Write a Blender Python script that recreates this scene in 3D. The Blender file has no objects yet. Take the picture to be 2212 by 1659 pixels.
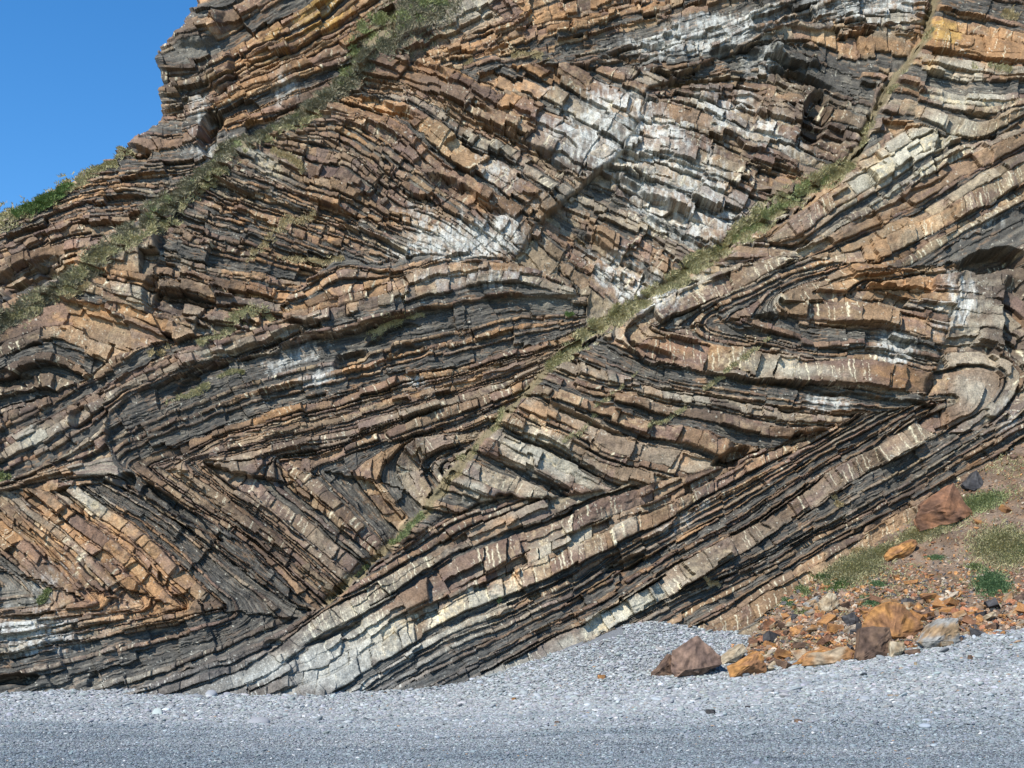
import bpy, bmesh, math, random
import numpy as np
from mathutils import Vector, noise as mnoise

# ------------------------------------------------------------------ camera, sky, sun, exposure
SC = bpy.context.scene
COL = SC.collection
FOC = 2765.0            # focal length, in the 2212-unit wide measuring frame
CAMZ = 2.5
PITCH = math.atan(512.5 / FOC)
cam = bpy.data.cameras.new('camera'); camo = bpy.data.objects.new('camera', cam); COL.objects.link(camo)
cam.sensor_width = 36; cam.lens = 36 * FOC / 2212; cam.clip_end = 3000; cam.clip_start = 0.1
camo.location = (0, 0, CAMZ); camo.rotation_euler = (math.pi / 2 + PITCH, 0, 0)
SC.camera = camo
SUN_EL, SUN_LEFT = 46.0, 42.0        # degrees: height, and how far left of straight behind the camera
w = bpy.data.worlds.new('World'); SC.world = w; w.use_nodes = True
nt = w.node_tree; bg = nt.nodes['Background']
sky = nt.nodes.new('ShaderNodeTexSky'); sky.sky_type = 'NISHITA'; sky.sun_disc = False
sky.sun_elevation = math.radians(SUN_EL); sky.sun_rotation = math.radians(180 + SUN_LEFT)
sky.air_density = 0.9; sky.dust_density = 0.0; sky.ozone_density = 3.0; sky.altitude = 0
hs = nt.nodes.new('ShaderNodeHueSaturation'); hs.inputs['Saturation'].default_value = 1.3
nt.links.new(sky.outputs[0], hs.inputs['Color']); nt.links.new(hs.outputs[0], bg.inputs[0]); bg.inputs[1].default_value = 0.15
sl = bpy.data.lights.new('sun', 'SUN'); sl.energy = 4.6; sl.angle = math.radians(0.5); sl.color = (1, .955, .88)
so = bpy.data.objects.new('sun', sl); COL.objects.link(so)
a = math.radians(SUN_LEFT); e = math.radians(SUN_EL)
SUNDIR = Vector((-math.sin(a) * math.cos(e), -math.cos(a) * math.cos(e), math.sin(e)))
so.rotation_euler = SUNDIR.to_track_quat('Z', 'Y').to_euler(); so.location = SUNDIR * 60
SC.view_settings.view_transform = 'Standard'; SC.view_settings.look = 'None'
SC.view_settings.exposure = 0.5; SC.view_settings.gamma = 1; SC.view_settings.use_curve_mapping = False
SC.render.engine = 'CYCLES'

rng = np.random.default_rng(7); random.seed(7)

# ------------------------------------------------------------------ helpers
_LAT = np.random.default_rng(3).random((256, 256)).astype(np.float32)
def vnoise(x, y, s=0):
    x = np.asarray(x, np.float32) + 17.3 * s + 1000; y = np.asarray(y, np.float32) + 9.7 * s + 1000
    xi = np.floor(x); yi = np.floor(y); fx = x - xi; fy = y - yi
    fx = fx * fx * (3 - 2 * fx); fy = fy * fy * (3 - 2 * fy)
    xi = xi.astype(np.int32); yi = yi.astype(np.int32)
    x0 = xi & 255; x1 = (xi + 1) & 255; y0 = yi & 255; y1 = (yi + 1) & 255
    a = _LAT[y0, x0]; b = _LAT[y0, x1]; c = _LAT[y1, x0]; d = _LAT[y1, x1]
    return (a + (b - a) * fx) * (1 - fy) + (c + (d - c) * fx) * fy
def fbm(x, y, s=0, o=4):
    r = 0; a = .5; t = 0
    for k in range(o):
        r = r + a * vnoise(x, y, s + k * 5); t += a; a *= .55; x = x * 2.03; y = y * 2.03
    return r / t
def hsh(i, j=0, s=0):
    i = np.asarray(i).astype(np.int64); j = np.asarray(j).astype(np.int64)
    h = (i * 73856093) ^ (j * 19349663) ^ (s * 83492791 + 12345)
    h = (h ^ (h >> 13)) * 1274126177 & 0x7fffffff
    h = (h ^ (h >> 11)) * 668265263 & 0x7fffffff
    return ((h >> 7) & 0xffff).astype(np.float32) / 65535.0
def sstep(a, b, x):
    t = np.clip((x - a) / (b - a), 0, 1); return t * t * (3 - 2 * t)
def inpoly(x, y, poly):
    r = np.zeros(x.shape, bool); n = len(poly)
    for i in range(n):
        x1, y1 = poly[i]; x2, y2 = poly[(i + 1) % n]
        if y1 == y2: continue
        c = (y1 > y) != (y2 > y)
        r ^= c & (x < (x2 - x1) * (y - y1) / (y2 - y1) + x1)
    return r
def polydist(x, y, pts):
    d = np.full(x.shape, 1e9, np.float32)
    for (x1, y1), (x2, y2) in zip(pts[:-1], pts[1:]):
        dx, dy = x2 - x1, y2 - y1
        t = np.clip(((x - x1) * dx + (y - y1) * dy) / (dx * dx + dy * dy), 0, 1)
        d = np.minimum(d, np.hypot(x - x1 - t * dx, y - y1 - t * dy))
    return d
def catmull(p, n=6):
    p = [np.array(q, float) for q in p]
    p = [2 * p[0] - p[1]] + p + [2 * p[-1] - p[-2]]
    out = []
    for i in range(1, len(p) - 2):
        for k in range(n):
            t = k / n
            out.append(.5 * ((2 * p[i]) + (-p[i-1] + p[i+1]) * t + (2*p[i-1] - 5*p[i] + 4*p[i+1] - p[i+2]) * t*t + (-p[i-1] + 3*p[i] - 3*p[i+1] + p[i+2]) * t**3))
    out.append(p[-2])
    return np.array(out)
def ray(u, v):
    x = (np.asarray(u, float) - 1106) / FOC; y = -(np.asarray(v, float) - 829.5) / FOC
    c, s = math.cos(PITCH), math.sin(PITCH)
    return x, c - y * s, s + y * c
def place(u, v, Y):
    """point at world distance Y (along +y) that stands where (u, v) was measured"""
    rx, ry, rz = ray(u, v); k = np.asarray(Y) / ry
    return np.stack([rx * k, ry * k, CAMZ + rz * k], -1)
class TPS:
    def __init__(s, P, V, lam=.01):
        P = np.array(P, float); n = len(P); s.P = P
        A = np.zeros((n + 3, n + 3)); A[:n, :n] = s.k(P, P) + lam * np.eye(n)
        A[:n, n] = 1; A[:n, n+1:] = P; A[n, :n] = 1; A[n+1:, :n] = P.T
        s.w = np.linalg.solve(A, np.concatenate([V, np.zeros(3)]))
    def k(s, A, B):
        d = np.hypot(A[:, None, 0] - B[None, :, 0], A[:, None, 1] - B[None, :, 1]); return d * d * np.log(d + 1e-9)
    def __call__(s, x, y):
        x = np.asarray(x, float); y = np.asarray(y, float); Q = np.stack([x.ravel(), y.ravel()], -1); n = len(s.P)
        out = np.empty(len(Q))
        for i in range(0, len(Q), 40000):
            q = Q[i:i+40000]; out[i:i+40000] = s.k(q, s.P) @ s.w[:n] + s.w[n] + q @ s.w[n+1:]
        return out.reshape(x.shape)

def mesh_obj(name, V, F, C=None, mat=None, parent=None, smooth=False):
    """F: (n,3) or (n,4) int array"""
    me = bpy.data.meshes.new(name); F = np.asarray(F, np.int32); k = F.shape[1]
    me.vertices.add(len(V)); me.vertices.foreach_set('co', np.ascontiguousarray(V, np.float32).ravel())
    me.loops.add(F.size); me.loops.foreach_set('vertex_index', F.ravel())
    me.polygons.add(len(F)); me.polygons.foreach_set('loop_start', np.arange(0, F.size, k, dtype=np.int32))
    me.update(calc_edges=True)
    me.polygons.foreach_set('use_smooth', np.full(len(F), smooth))
    if C is not None:
        at = me.color_attributes.new('tint', 'FLOAT_COLOR', 'POINT')
        c4 = np.ones((len(V), 4), np.float32); c4[:, :3] = C; at.data.foreach_set('color', c4.ravel())
    if mat: me.materials.append(mat)
    o = bpy.data.objects.new(name, me); COL.objects.link(o)
    if parent: o.parent = parent
    return o
def tag(o, label=None, cat=None, group=None, kind=None):
    if label: o['label'] = label
    if cat: o['category'] = cat
    if group: o['group'] = group
    if kind: o['kind'] = kind
    return o

# ------------------------------------------------------------------ materials
def vmat(name, rough=.9, bump=.0, bscale=20., var=.25, vscale=6., spec=.25):
    m = bpy.data.materials.new(name); m.use_nodes = True; n = m.node_tree; b = n.nodes['Principled BSDF']
    at = n.nodes.new('ShaderNodeAttribute'); at.attribute_name = 'tint'
    tc = n.nodes.new('ShaderNodeTexCoord')
    no = n.nodes.new('ShaderNodeTexNoise'); no.inputs['Scale'].default_value = vscale; no.inputs['Detail'].default_value = 5
    mr = n.nodes.new('ShaderNodeMapRange'); mr.inputs[1].default_value = .3; mr.inputs[2].default_value = .7
    mr.inputs[3].default_value = 1 - var; mr.inputs[4].default_value = 1 + var
    mx = n.nodes.new('ShaderNodeVectorMath'); mx.operation = 'SCALE'
    n.links.new(tc.outputs['Object'], no.inputs['Vector']); n.links.new(no.outputs[0], mr.inputs[0])
    n.links.new(at.outputs['Color'], mx.inputs[0]); n.links.new(mr.outputs[0], mx.inputs['Scale'])
    n.links.new(mx.outputs[0], b.inputs['Base Color'])
    b.inputs['Roughness'].default_value = rough; b.inputs['Specular IOR Level'].default_value = spec
    if bump:
        n2 = n.nodes.new('ShaderNodeTexNoise'); n2.inputs['Scale'].default_value = bscale; n2.inputs['Detail'].default_value = 6
        n2.inputs['Roughness'].default_value = .65
        bp = n.nodes.new('ShaderNodeBump'); bp.inputs['Strength'].default_value = .6; bp.inputs['Distance'].default_value = bump
        n.links.new(tc.outputs['Object'], n2.inputs['Vector']); n.links.new(n2.outputs[0], bp.inputs['Height']); n.links.new(bp.outputs[0], b.inputs['Normal'])
    return m
M_ROCK = vmat('bedded_rock', .88, .06, 12, .34, 17, .3)
M_BOULDER = vmat('boulder_rock', .9, .04, 8, .25, 9, .25)
M_SOIL = vmat('scree_soil', 1., .05, 9, .3, 12, .1)
M_GRASS = vmat('grass_blades', .85, 0, 1, .15, 3, .2)
M_BEACH = vmat('shingle_bed', .9, .04, 22, .3, 22, .2)

# ------------------------------------------------------------------ the cliff: traced bedding
# Each patch: rails = bedding planes followed along the strata, seq = what lies between two rails
# (S thick sandstone, s thin sandstone, H thick shale, h thin shale), poly = its extent on the face.
P = []
def patch(name, off, rails, seq, poly, **k): P.append(dict(name=name, off=off, rails=rails, seq=seq, poly=poly, **k))
patch('M', 0.0, [
 [(830,80),(900,130),(1000,170),(1100,210),(1250,280),(1400,360)], [(760,160),(850,180),(930,215),(1040,270),(1150,330),(1300,420)],
 [(735,190),(830,207),(910,250),(1000,310),(1100,370),(1250,470)], [(700,215),(790,235),(870,280),(960,345),(1060,410),(1180,500)],
 [(640,260),(740,262),(830,312),(930,390),(1030,460),(1100,520)], [(590,290),(700,300),(790,350),(880,420),(980,480),(1060,540)],
 [(540,320),(663,375),(760,400),(850,460),(960,500),(1040,560)], [(480,350),(600,400),(700,440),(800,480),(900,530)],
 [(430,385),(550,440),(680,480),(790,520),(880,570)], [(390,430),(500,470),(640,520),(760,560),(840,590)],
 [(340,480),(460,520),(600,560),(720,590),(800,600)], [(330,540),(450,570),(600,600),(720,620),(800,620)],
 [(330,600),(470,630),(600,650),(700,650)], [(340,640),(470,670),(600,680)]],
 ['sSSs','SshSh','hSh','hSS','shshshs','shsshs','Shshs','shshshsh','hshshshs','hsHshs','shsHh','sshSsh','SshSh'],
 [(-500,-400),(2800,-400),(2800,1700),(-400,1700)], rough=1.5, jit=16)
patch('A', 5.0, [
 [(380,-40),(460,-60),(560,-90)], [(400,60),(500,20),(600,-40)], [(350,160),(450,150),(560,90),(700,10),(760,-40)],
 [(350,240),(440,215),(520,175),(640,120),(760,60)], [(350,262),(440,250),(520,220),(620,180),(720,140)],
 [(280,330),(400,320),(500,265),(600,240),(660,215)], [(230,400),(330,380),(430,370),(520,330),(600,290)],
 [(100,470),(250,430),(350,430),(430,400)], [(0,540),(150,490),(260,470),(340,460)], [(0,620),(120,560),(230,540)], [(0,690),(100,640),(200,590)]],
 ['SH','SsHs','shsSshshs','shSshsh','HshshSh','sHshshs','hsHshshs','HshsHshs','sShshSs','shSHsh'],
 [(-500,-400),(1080,-400),(1010,-40),(930,10),(850,65),(790,110),(745,160),(660,232),(560,300),(440,380),(350,445),(270,500),(150,590),(0,685),(-500,960)], rough=1.7)
patch('L1', -0.4, [[(160,500),(340,500)], [(180,530),(345,545)], [(180,575),(345,620)], [(170,610),(300,650)], [(120,640),(260,690)]],
 ['Ss','SS','shS','sHs'], [(120,650),(170,570),(230,510),(310,470),(345,480),(342,560),(335,690),(240,680)])
patch('L2', 0.1, [[(0,650),(110,610),(270,655),(360,690)], [(0,690),(113,653),(267,687),(360,720)], [(0,745),(109,714),(205,731),(330,772)],
 [(0,800),(100,770),(190,800),(240,815)], [(0,860),(80,840),(150,860)], [(0,920),(60,900),(120,900)]],
 ['hs','S','SH','sHs','HsH'], [(-150,640),(60,640),(110,640),(345,690),(365,735),(300,765),(240,790),(150,840),(60,900),(-150,960)])
patch('N', 0.5, [
 [(1600,75),(1690,55),(1757,58),(1850,72),(1969,79),(2020,75)], [(1600,100),(1690,88),(1757,89),(1850,112),(1969,120),(2020,120)],
 [(1500,120),(1650,97),(1730,112),(1815,142),(1900,160)], [(1500,150),(1650,135),(1740,160),(1810,190),(1900,215)],
 [(1450,170),(1634,173),(1746,214),(1830,240)], [(1440,185),(1603,191),(1746,253),(1830,280)], [(1430,205),(1569,215),(1736,288),(1830,320)],
 [(1400,225),(1528,256),(1729,335),(1800,360)], [(1400,280),(1517,308),(1675,372),(1760,400)], [(1380,330),(1490,359),(1675,430),(1700,440)],
 [(1350,370),(1456,410),(1620,480)], [(1330,420),(1420,460),(1560,540)], [(1300,470),(1400,520),(1500,590)],
 [(1240,520),(1340,580),(1430,640)], [(1150,530),(1250,610),(1350,690)]],
 ['S','Hhs','HH','hshs','shSh','hSs','sShS','hSSh','SSh','shSh','hSsh','hshSh','hSshs','SshSh'],
 [(1690,52),(1560,110),(1480,160),(1400,200),(1370,300),(1270,400),(1160,490),(1110,560),(1200,640),(1280,700),(1330,690),(1600,530),(1740,440),(1870,340),(1890,200),(2030,60),(2030,40),(1850,60)], rough=1.7, jit=24)
patch('T', 0.1, [
 [(850,20),(1000,-50),(1100,-100)], [(850,98),(893,79),(1013,34),(1085,-5),(1200,-60)], [(860,126),(879,122),(1013,73),(1143,30),(1240,-10),(1400,-60)],
 [(880,150),(920,137),(1037,103),(1115,65),(1290,27),(1378,0),(1500,-40)], [(930,155),(1050,125),(1132,106),(1290,65),(1485,10),(1620,-30)],
 [(950,175),(1100,140),(1190,110),(1344,79),(1485,45),(1620,0),(1700,-30)], [(1000,190),(1150,155),(1300,125),(1456,95),(1644,51),(1710,25),(1791,0),(1900,-30)],
 [(1050,200),(1200,180),(1400,160),(1490,150),(1647,92),(1702,60),(1800,40),(1900,30),(2010,40)]],
 ['SS','S','hSs','hSSh','hSh','HshH','hshHsh'],
 [(860,-60),(860,60),(858,130),(1000,168),(1150,140),(1330,150),(1480,160),(1560,125),(1690,60),(1850,62),(2030,50),(2040,-60)], rough=1.5, jit=18)
patch('J', -0.5, [
 [(600,640),(640,620),(735,575),(850,590),(1000,550),(1150,540)], [(600,655),(625,664),(735,642),(840,610),(950,575),(1100,565),(1250,600)],
 [(610,700),(640,700),(735,685),(850,660),(950,630),(1100,605),(1250,640)], [(560,740),(640,725),(760,708),(880,683),(1000,660),(1100,640),(1250,665)]],
 ['shshs','SS','hHs'],
 [(608,655),(660,600),(740,550),(820,575),(930,555),(1060,545),(1130,570),(1240,620),(1250,665),(1100,640),(880,690),(760,705),(655,725),(625,700)])
patch('K', 0.0, [
 [(1250,650),(1100,632),(880,683),(640,735),(450,790),(290,850),(200,890),(100,940)],
 [(1230,715),(1100,760),(1000,785),(870,815),(752,845),(649,872),(560,893),(478,919),(376,960),(300,992),(284,1005),(310,1030),(380,1075),(450,1120),(530,1180),(600,1240),(680,1330)],
 [(1230,735),(1100,785),(1000,808),(870,845),(752,880),(649,905),(560,925),(478,950),(400,985),(330,1005),(345,1025),(420,1075),(500,1130),(590,1200),(700,1300)],
 [(1200,760),(1100,810),(1000,835),(870,875),(752,910),(649,935),(560,957),(470,980),(405,998),(420,1020),(490,1070),(570,1130),(640,1185),(720,1260)],
 [(1180,790),(1080,840),(960,880),(850,915),(752,945),(649,960),(560,985),(500,1000),(445,1002),(470,1030),(560,1090),(640,1150),(750,1240)],
 [(1150,815),(1040,855),(927,895),(800,945),(729,970),(680,985),(625,988),(600,1000),(650,1050),(720,1110),(800,1180)],
 [(1140,850),(1040,890),(900,940),(800,970),(740,990),(690,1010),(720,1050),(780,1110),(830,1170)],
 [(1120,900),(1013,935),(934,945),(880,968),(857,1010),(872,1050),(910,1095),(930,1130)],
 [(1060,945),(1000,968),(948,993),(932,1012),(945,1035),(980,1070)],
 [(1040,975),(990,995),(965,1012),(985,1035),(1000,1050)]],
 ['HHhshHshsH','Shshs','shsSsh','hshshS','shshs','Shsh','HsHh','Sh','shs'],
 [(1270,640),(1100,632),(880,683),(760,712),(640,735),(450,790),(290,850),(236,890),(230,950),(262,1035),(330,1090),(430,1150),(520,1225),(620,1300),(690,1322),(760,1265),(850,1170),(920,1080),(1000,980),(1100,880),(1180,790),(1260,740)])
patch('K2', -0.1, [
 [(150,960),(240,1040),(330,1095),(430,1160),(520,1230),(620,1305),(700,1370)], [(200,945),(262,1000),(345,1062),(440,1125),(530,1190),(600,1248),(690,1330)],
 [(230,930),(300,985),(400,1055),(480,1110),(560,1170),(640,1240),(720,1310)]], ['HsHhsH','hshsH'],
 [(232,950),(262,1005),(286,1008),(318,1038),(380,1078),(450,1122),(530,1182),(600,1242),(680,1322),(690,1335),(600,1310),(500,1230),(420,1160),(320,1095),(250,1040)])
patch('L3', -0.2, [
 [(0,880),(80,850),(164,800),(240,765),(330,735)], [(0,930),(80,890),(164,824),(260,785),(330,745),(500,700)],
 [(0,960),(100,900),(200,845),(300,800),(444,745),(560,705),(649,680)], [(0,1000),(80,960),(160,910),(230,862),(290,830),(444,783),(560,745),(649,712)],
 [(0,1040),(80,1010),(150,965),(215,915),(240,880),(290,850),(450,790),(640,735)], [(0,1060),(100,1040),(200,1030),(262,1035),(330,1090)], [(0,1110),(100,1080),(180,1070),(230,1070),(300,1110)]],
 ['hSs','hHs','SS','hsH','sShsSh','hSh'],
 [(-150,960),(0,905),(130,835),(240,770),(340,742),(560,705),(610,680),(650,690),(650,735),(450,790),(290,850),(236,890),(230,950),(262,1035),(150,1060),(0,1070),(-150,1080)])
patch('Q', -0.1, [
 [(240,1040),(330,1092),(420,1155),(520,1232),(620,1300),(680,1326),(692,1338),(670,1350),(581,1378),(450,1430),(350,1470),(270,1497),(100,1560)],
 [(190,1060),(300,1138),(380,1210),(440,1266),(478,1300),(487,1310),(474,1318),(400,1335),(300,1352),(200,1375),(0,1415)],
 [(130,1075),(230,1150),(310,1225),(360,1275),(392,1304),(398,1312),(385,1318),(300,1332),(200,1350),(0,1388)],
 [(60,1085),(150,1150),(220,1220),(270,1272),(302,1300),(306,1308),(292,1314),(200,1330),(0,1362)],
 [(0,1095),(80,1160),(150,1230),(195,1278),(215,1300),(214,1308),(190,1314),(100,1322),(0,1335)],
 [(0,1190),(50,1235),(90,1275),(108,1297),(100,1304),(0,1315)]],
 ['HsHHshHs','SsSs','SSs','SsS','sSsh'],
 [(-150,1050),(0,1060),(150,1055),(262,1035),(330,1090),(430,1150),(520,1225),(620,1300),(690,1322),(700,1345),(560,1420),(400,1500),(250,1560),(-150,1600)])
patch('E', -1.0, [
 [(1620,470),(1800,370),(1900,300),(2000,240),(2080,220),(2212,160)], [(1661,506),(1798,410),(1952,318),(2040,280),(2081,275),(2212,205),(2300,150)],
 [(1690,530),(1729,530),(1849,455),(1969,376),(2054,325),(2150,290),(2300,220)], [(1700,560),(1760,550),(1900,495),(2037,427),(2212,325),(2300,275)],
 [(1720,580),(1780,580),(1917,560),(2081,478),(2212,396),(2300,340)], [(1720,600),(1800,590),(1950,590),(2081,510),(2212,440),(2300,400)],
 [(1764,620),(1900,610),(2020,590),(2120,560),(2212,520),(2300,480)]],
 ['SS','Ssh','SSsh','SSh','sSh','HhH'],
 [(1270,760),(1300,715),(1400,650),(1560,560),(1680,480),(1810,385),(1880,290),(1989,275),(2090,308),(2140,290),(2760,180),(2760,580),(2100,580),(1900,600),(1740,580),(1660,580),(1456,660),(1360,720)], vein=.8)
patch('V', -0.9, [
 [(1950,-50),(2044,-30),(2170,0),(2240,10)], [(1950,0),(2044,20),(2170,50),(2240,65)], [(1950,40),(2020,52),(2110,75),(2190,93),(2260,98)], [(1940,85),(2003,102),(2174,138),(2260,145)],
 [(1930,115),(1989,128),(2112,160),(2260,172)], [(1920,175),(1962,188),(2092,216),(2212,214),(2300,200)], [(1915,195),(1955,205),(2105,240),(2212,230),(2300,215)],
 [(1880,252),(1900,258),(1989,272),(2075,308),(2140,300),(2240,240)], [(1860,300),(1989,310),(2075,340)]],
 ['shHs','hs','S','SS','shs','SS','hsh','SS','SS'][:8],
 [(2060,-60),(2010,60),(1960,130),(1900,240),(1850,340),(1880,292),(1989,277),(2090,310),(2140,292),(2760,180),(2760,-60)])
patch('F', -1.1, [
 [(1990,480),(1800,520),(1664,568),(1558,592),(1456,645),(1390,690),(1355,715),(1360,745),(1400,780),(1524,805),(1640,815),(1764,830),(1900,845),(2003,854)],
 [(1860,520),(1760,555),(1664,593),(1610,621),(1500,668),(1430,700),(1403,712),(1430,726),(1524,745),(1627,758),(1675,766),(1784,779),(1900,785),(2010,808)],
 [(1870,560),(1764,590),(1680,625),(1600,660),(1540,682),(1525,700),(1545,715),(1600,725),(1700,742),(1784,757),(1900,755),(2050,790)],
 [(1900,575),(1850,575),(1780,605),(1710,637),(1678,652),(1685,675),(1764,692),(1860,702),(1930,715),(2060,745)],
 [(1940,590),(1840,608),(1770,628),(1750,640),(1800,655),(1870,662),(1930,675),(2080,710)],
 [(1990,600),(1900,615),(1860,625),(1900,638),(2000,655),(2080,665)]],
 ['S','hshshs','HshHs','S','shS'],
 [(1290,740),(1340,700),(1456,640),(1558,590),(1660,565),(1740,560),(1900,585),(2090,560),(2110,640),(2100,750),(2010,808),(2003,858),(1764,832),(1524,808),(1400,785)], vein=.6)
patch('H', -0.7, [
 [(1850,838),(1940,848),(2003,856),(2050,856),(2066,863),(2048,876),(1969,908),(1880,960)],
 [(1900,785),(2010,808),(2085,800),(2150,808),(2158,838),(2120,885),(2071,912),(1969,966)],
 [(1900,740),(2010,765),(2110,762),(2195,800),(2190,850),(2150,900),(2071,955),(2000,1000)],
 [(1950,700),(2060,712),(2160,718),(2255,800),(2230,860),(2180,915),(2080,975)],
 [(1950,620),(2100,620),(2200,640),(2270,760),(2280,880),(2212,950)], [(1950,540),(2100,540),(2250,560),(2380,700),(2380,900)]],
 ['S','hS','sS','SsS','SSs'],
 [(1985,870),(2003,858),(2010,808),(2040,760),(2070,640),(2090,570),(2760,560),(2760,900),(2200,960),(2071,940),(2010,945),(1975,925),(2030,880)])
patch('U', -1.2, [
 [(1170,700),(1300,740),(1400,787),(1524,808),(1640,818),(1764,834),(1900,848),(2003,858)],
 [(1210,760),(1300,800),(1400,830),(1500,850),(1620,870),(1720,885),(1850,900)],
 [(1165,800),(1250,835),(1324,858),(1400,868),(1483,884),(1600,905),(1682,920),(1780,925)],
 [(1130,848),(1283,900),(1392,940),(1480,960),(1560,990),(1640,1000)],
 [(1105,893),(1225,950),(1310,995),(1400,1020),(1500,1040)], [(1085,925),(1160,960),(1240,1000),(1330,1050),(1400,1070)],
 [(1037,977),(1110,1005),(1180,1040),(1250,1075)], [(968,1039),(1040,1065),(1100,1090),(1160,1120)], [(905,1100),(960,1110),(1030,1130)]],
 ['Hhshs','hSshs','SHhS','hSsh','Sh','hSS','hSs','shsh'],
 [(1150,830),(1180,790),(1290,725),(1340,745),(1400,785),(1524,808),(1764,832),(2003,858),(2060,856),(1850,903),(1600,990),(1480,1037),(1250,1067),(1080,1077),(960,1112),(850,1195),(830,1180),(920,1080),(1000,980),(1100,880)])
patch('G', -1.0, [
 [(200,1520),(400,1452),(590,1382),(690,1312),(790,1240),(880,1185),(960,1130),(1078,1085),(1184,1045),(1300,1005),(1450,970),(1600,920)],
 [(250,1540),(480,1465),(600,1395),(700,1319),(790,1275),(893,1218),(980,1168),(1078,1119),(1180,1078),(1300,1040),(1400,1010),(1481,990),(1600,950)],
 [(300,1560),(560,1465),(640,1405),(708,1362),(825,1300),(900,1255),(975,1207),(1060,1165),(1122,1138),(1187,1115),(1300,1070),(1400,1040),(1500,1005),(1600,975)],
 [(400,1560),(560,1490),(640,1455),(729,1420),(849,1345),(989,1277),(1139,1195),(1240,1150),(1324,1115),(1413,1080),(1500,1040),(1617,985),(1700,950)],
 [(640,1550),(729,1500),(790,1462),(948,1368),(1064,1315),(1224,1245),(1344,1180),(1485,1100),(1617,1030),(1700,985),(1850,905)],
 [(760,1540),(849,1485),(1002,1408),(1166,1331),(1351,1225),(1485,1150),(1600,1090),(1747,995),(1852,935),(1985,868)],
 [(940,1520),(1030,1465),(1100,1425),(1180,1382),(1260,1345),(1335,1305),(1400,1262),(1475,1215),(1593,1153),(1675,1102),(1784,1025),(1883,967),(1969,912),(2040,875)],
 [(980,1540),(1080,1480),(1173,1428),(1276,1382),(1335,1348),(1420,1302),(1490,1263),(1610,1194),(1695,1135),(1764,1087),(1866,1029),(1969,966),(2071,911),(2150,870)],
 [(1150,1500),(1330,1370),(1456,1300),(1634,1215),(1764,1145),(1876,1085),(1970,1030),(2071,965),(2212,885),(2280,850)],
 [(1300,1480),(1440,1385),(1517,1342),(1647,1262),(1764,1190),(1910,1115),(2037,1040),(2212,945),(2280,905)],
 [(1400,1500),(1520,1410),(1650,1335),(1720,1295),(1820,1235),(1960,1150),(2100,1070),(2212,1010),(2280,970)],
 [(1500,1540),(1650,1430),(1820,1310),(2100,1140),(2280,1040)]],
 ['shsh','S','hS','sSh','hSHshHsH','shHsshHsh','S','hHHsH','shshsHs','hSSh','SHS'],
 [(150,1600),(240,1510),(350,1467),(450,1430),(581,1376),(690,1318),(760,1262),(850,1190),(960,1110),(1080,1075),(1250,1065),(1480,1035),(1600,988),(1850,901),(1990,872),(2030,880),(1969,920),(2010,945),(2071,930),(2125,920),(2200,900),(2760,780),(2760,1300),(1700,1600)], vein=1.)

SKY = [(-600,760),(-120,525),(0,477),(30,460),(90,430),(160,390),(230,345),(280,318),(310,290),(345,255),(352,235),(348,215),(352,180),(345,150),(337,135),(352,118),(365,100),(385,85),(400,68),(403,45),(420,25),(430,0),(450,-60),(490,-300)]
TALTOP = [(1600,1400),(1650,1340),(1690,1292),(1750,1262),(1850,1203),(1960,1132),(2050,1062),(2120,1012),(2212,962),(2420,850),(2700,690)]

# fine grid of the face
ST = 1.7
ug = np.concatenate([np.arange(-350, 0, 7), np.arange(0, 2212, ST), np.arange(2213, 2600, 7)])
vg = np.concatenate([np.arange(-230, 0, 7), np.arange(0, 1510, ST), np.arange(1512, 1560, 6)])
U, Vv = np.meshgrid(ug, vg); U = U.astype(np.float32); Vv = Vv.astype(np.float32)
# coarse grid
cs = 6.0; uc = np.arange(-400, 2660, cs); vc = np.arange(-290, 1600, cs); UC, VC = np.meshgrid(uc, vc)
def up(A, x, y):
    fx = (x - uc[0]) / cs; fy = (y - vc[0]) / cs
    xi = np.clip(fx.astype(np.int32), 0, len(uc) - 2); yi = np.clip(fy.astype(np.int32), 0, len(vc) - 2)
    fx = np.clip(fx - xi, 0, 1); fy = np.clip(fy - yi, 0, 1)
    return (A[yi, xi] * (1 - fx) + A[yi, xi+1] * fx) * (1 - fy) + (A[yi+1, xi] * (1 - fx) + A[yi+1, xi+1] * fx) * fy
def rail_field(pts, x, y):
    """signed distance and arc length for points x, y"""
    q = catmull(pts, 6)
    d0 = q[0] - q[1]; d0 /= np.hypot(*d0); d1 = q[-1] - q[-2]; d1 /= np.hypot(*d1)
    q = np.concatenate([[q[0] + d0 * 700], q, [q[-1] + d1 * 700]])
    best = np.full(x.shape, 1e9, np.float32); sg = np.zeros(x.shape, np.float32); L = np.zeros(x.shape, np.float32); acc = -700.
    for (x1, y1), (x2, y2) in zip(q[:-1], q[1:]):
        dx, dy = x2 - x1, y2 - y1; l2 = dx*dx + dy*dy; l = math.sqrt(l2)
        t = np.clip(((x - x1) * dx + (y - y1) * dy) / l2, 0, 1)
        ex = x - x1 - t * dx; ey = y - y1 - t * dy; d = ex*ex + ey*ey
        m = d < best
        best = np.where(m, d, best); sg = np.where(m, np.sign(dx * ey - dy * ex), sg); L = np.where(m, acc + t * l, L); acc += l
    return np.sqrt(best) * sg, L

# warp: beds are never ruler-straight
WU = U + 7 * (fbm(U / 90, Vv / 90, 1, 3) - .5) + 3.0 * (fbm(U / 20, Vv / 20, 2, 2) - .5)
WV = Vv + 7 * (fbm(U / 90, Vv / 90, 3, 3) - .5) + 3.0 * (fbm(U / 20, Vv / 20, 4, 2) - .5)
PU = U + 26 * (fbm(U / 45, Vv / 45, 5, 4) - .5); PV = Vv + 26 * (fbm(U / 45, Vv / 45, 6, 4) - .5)

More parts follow.
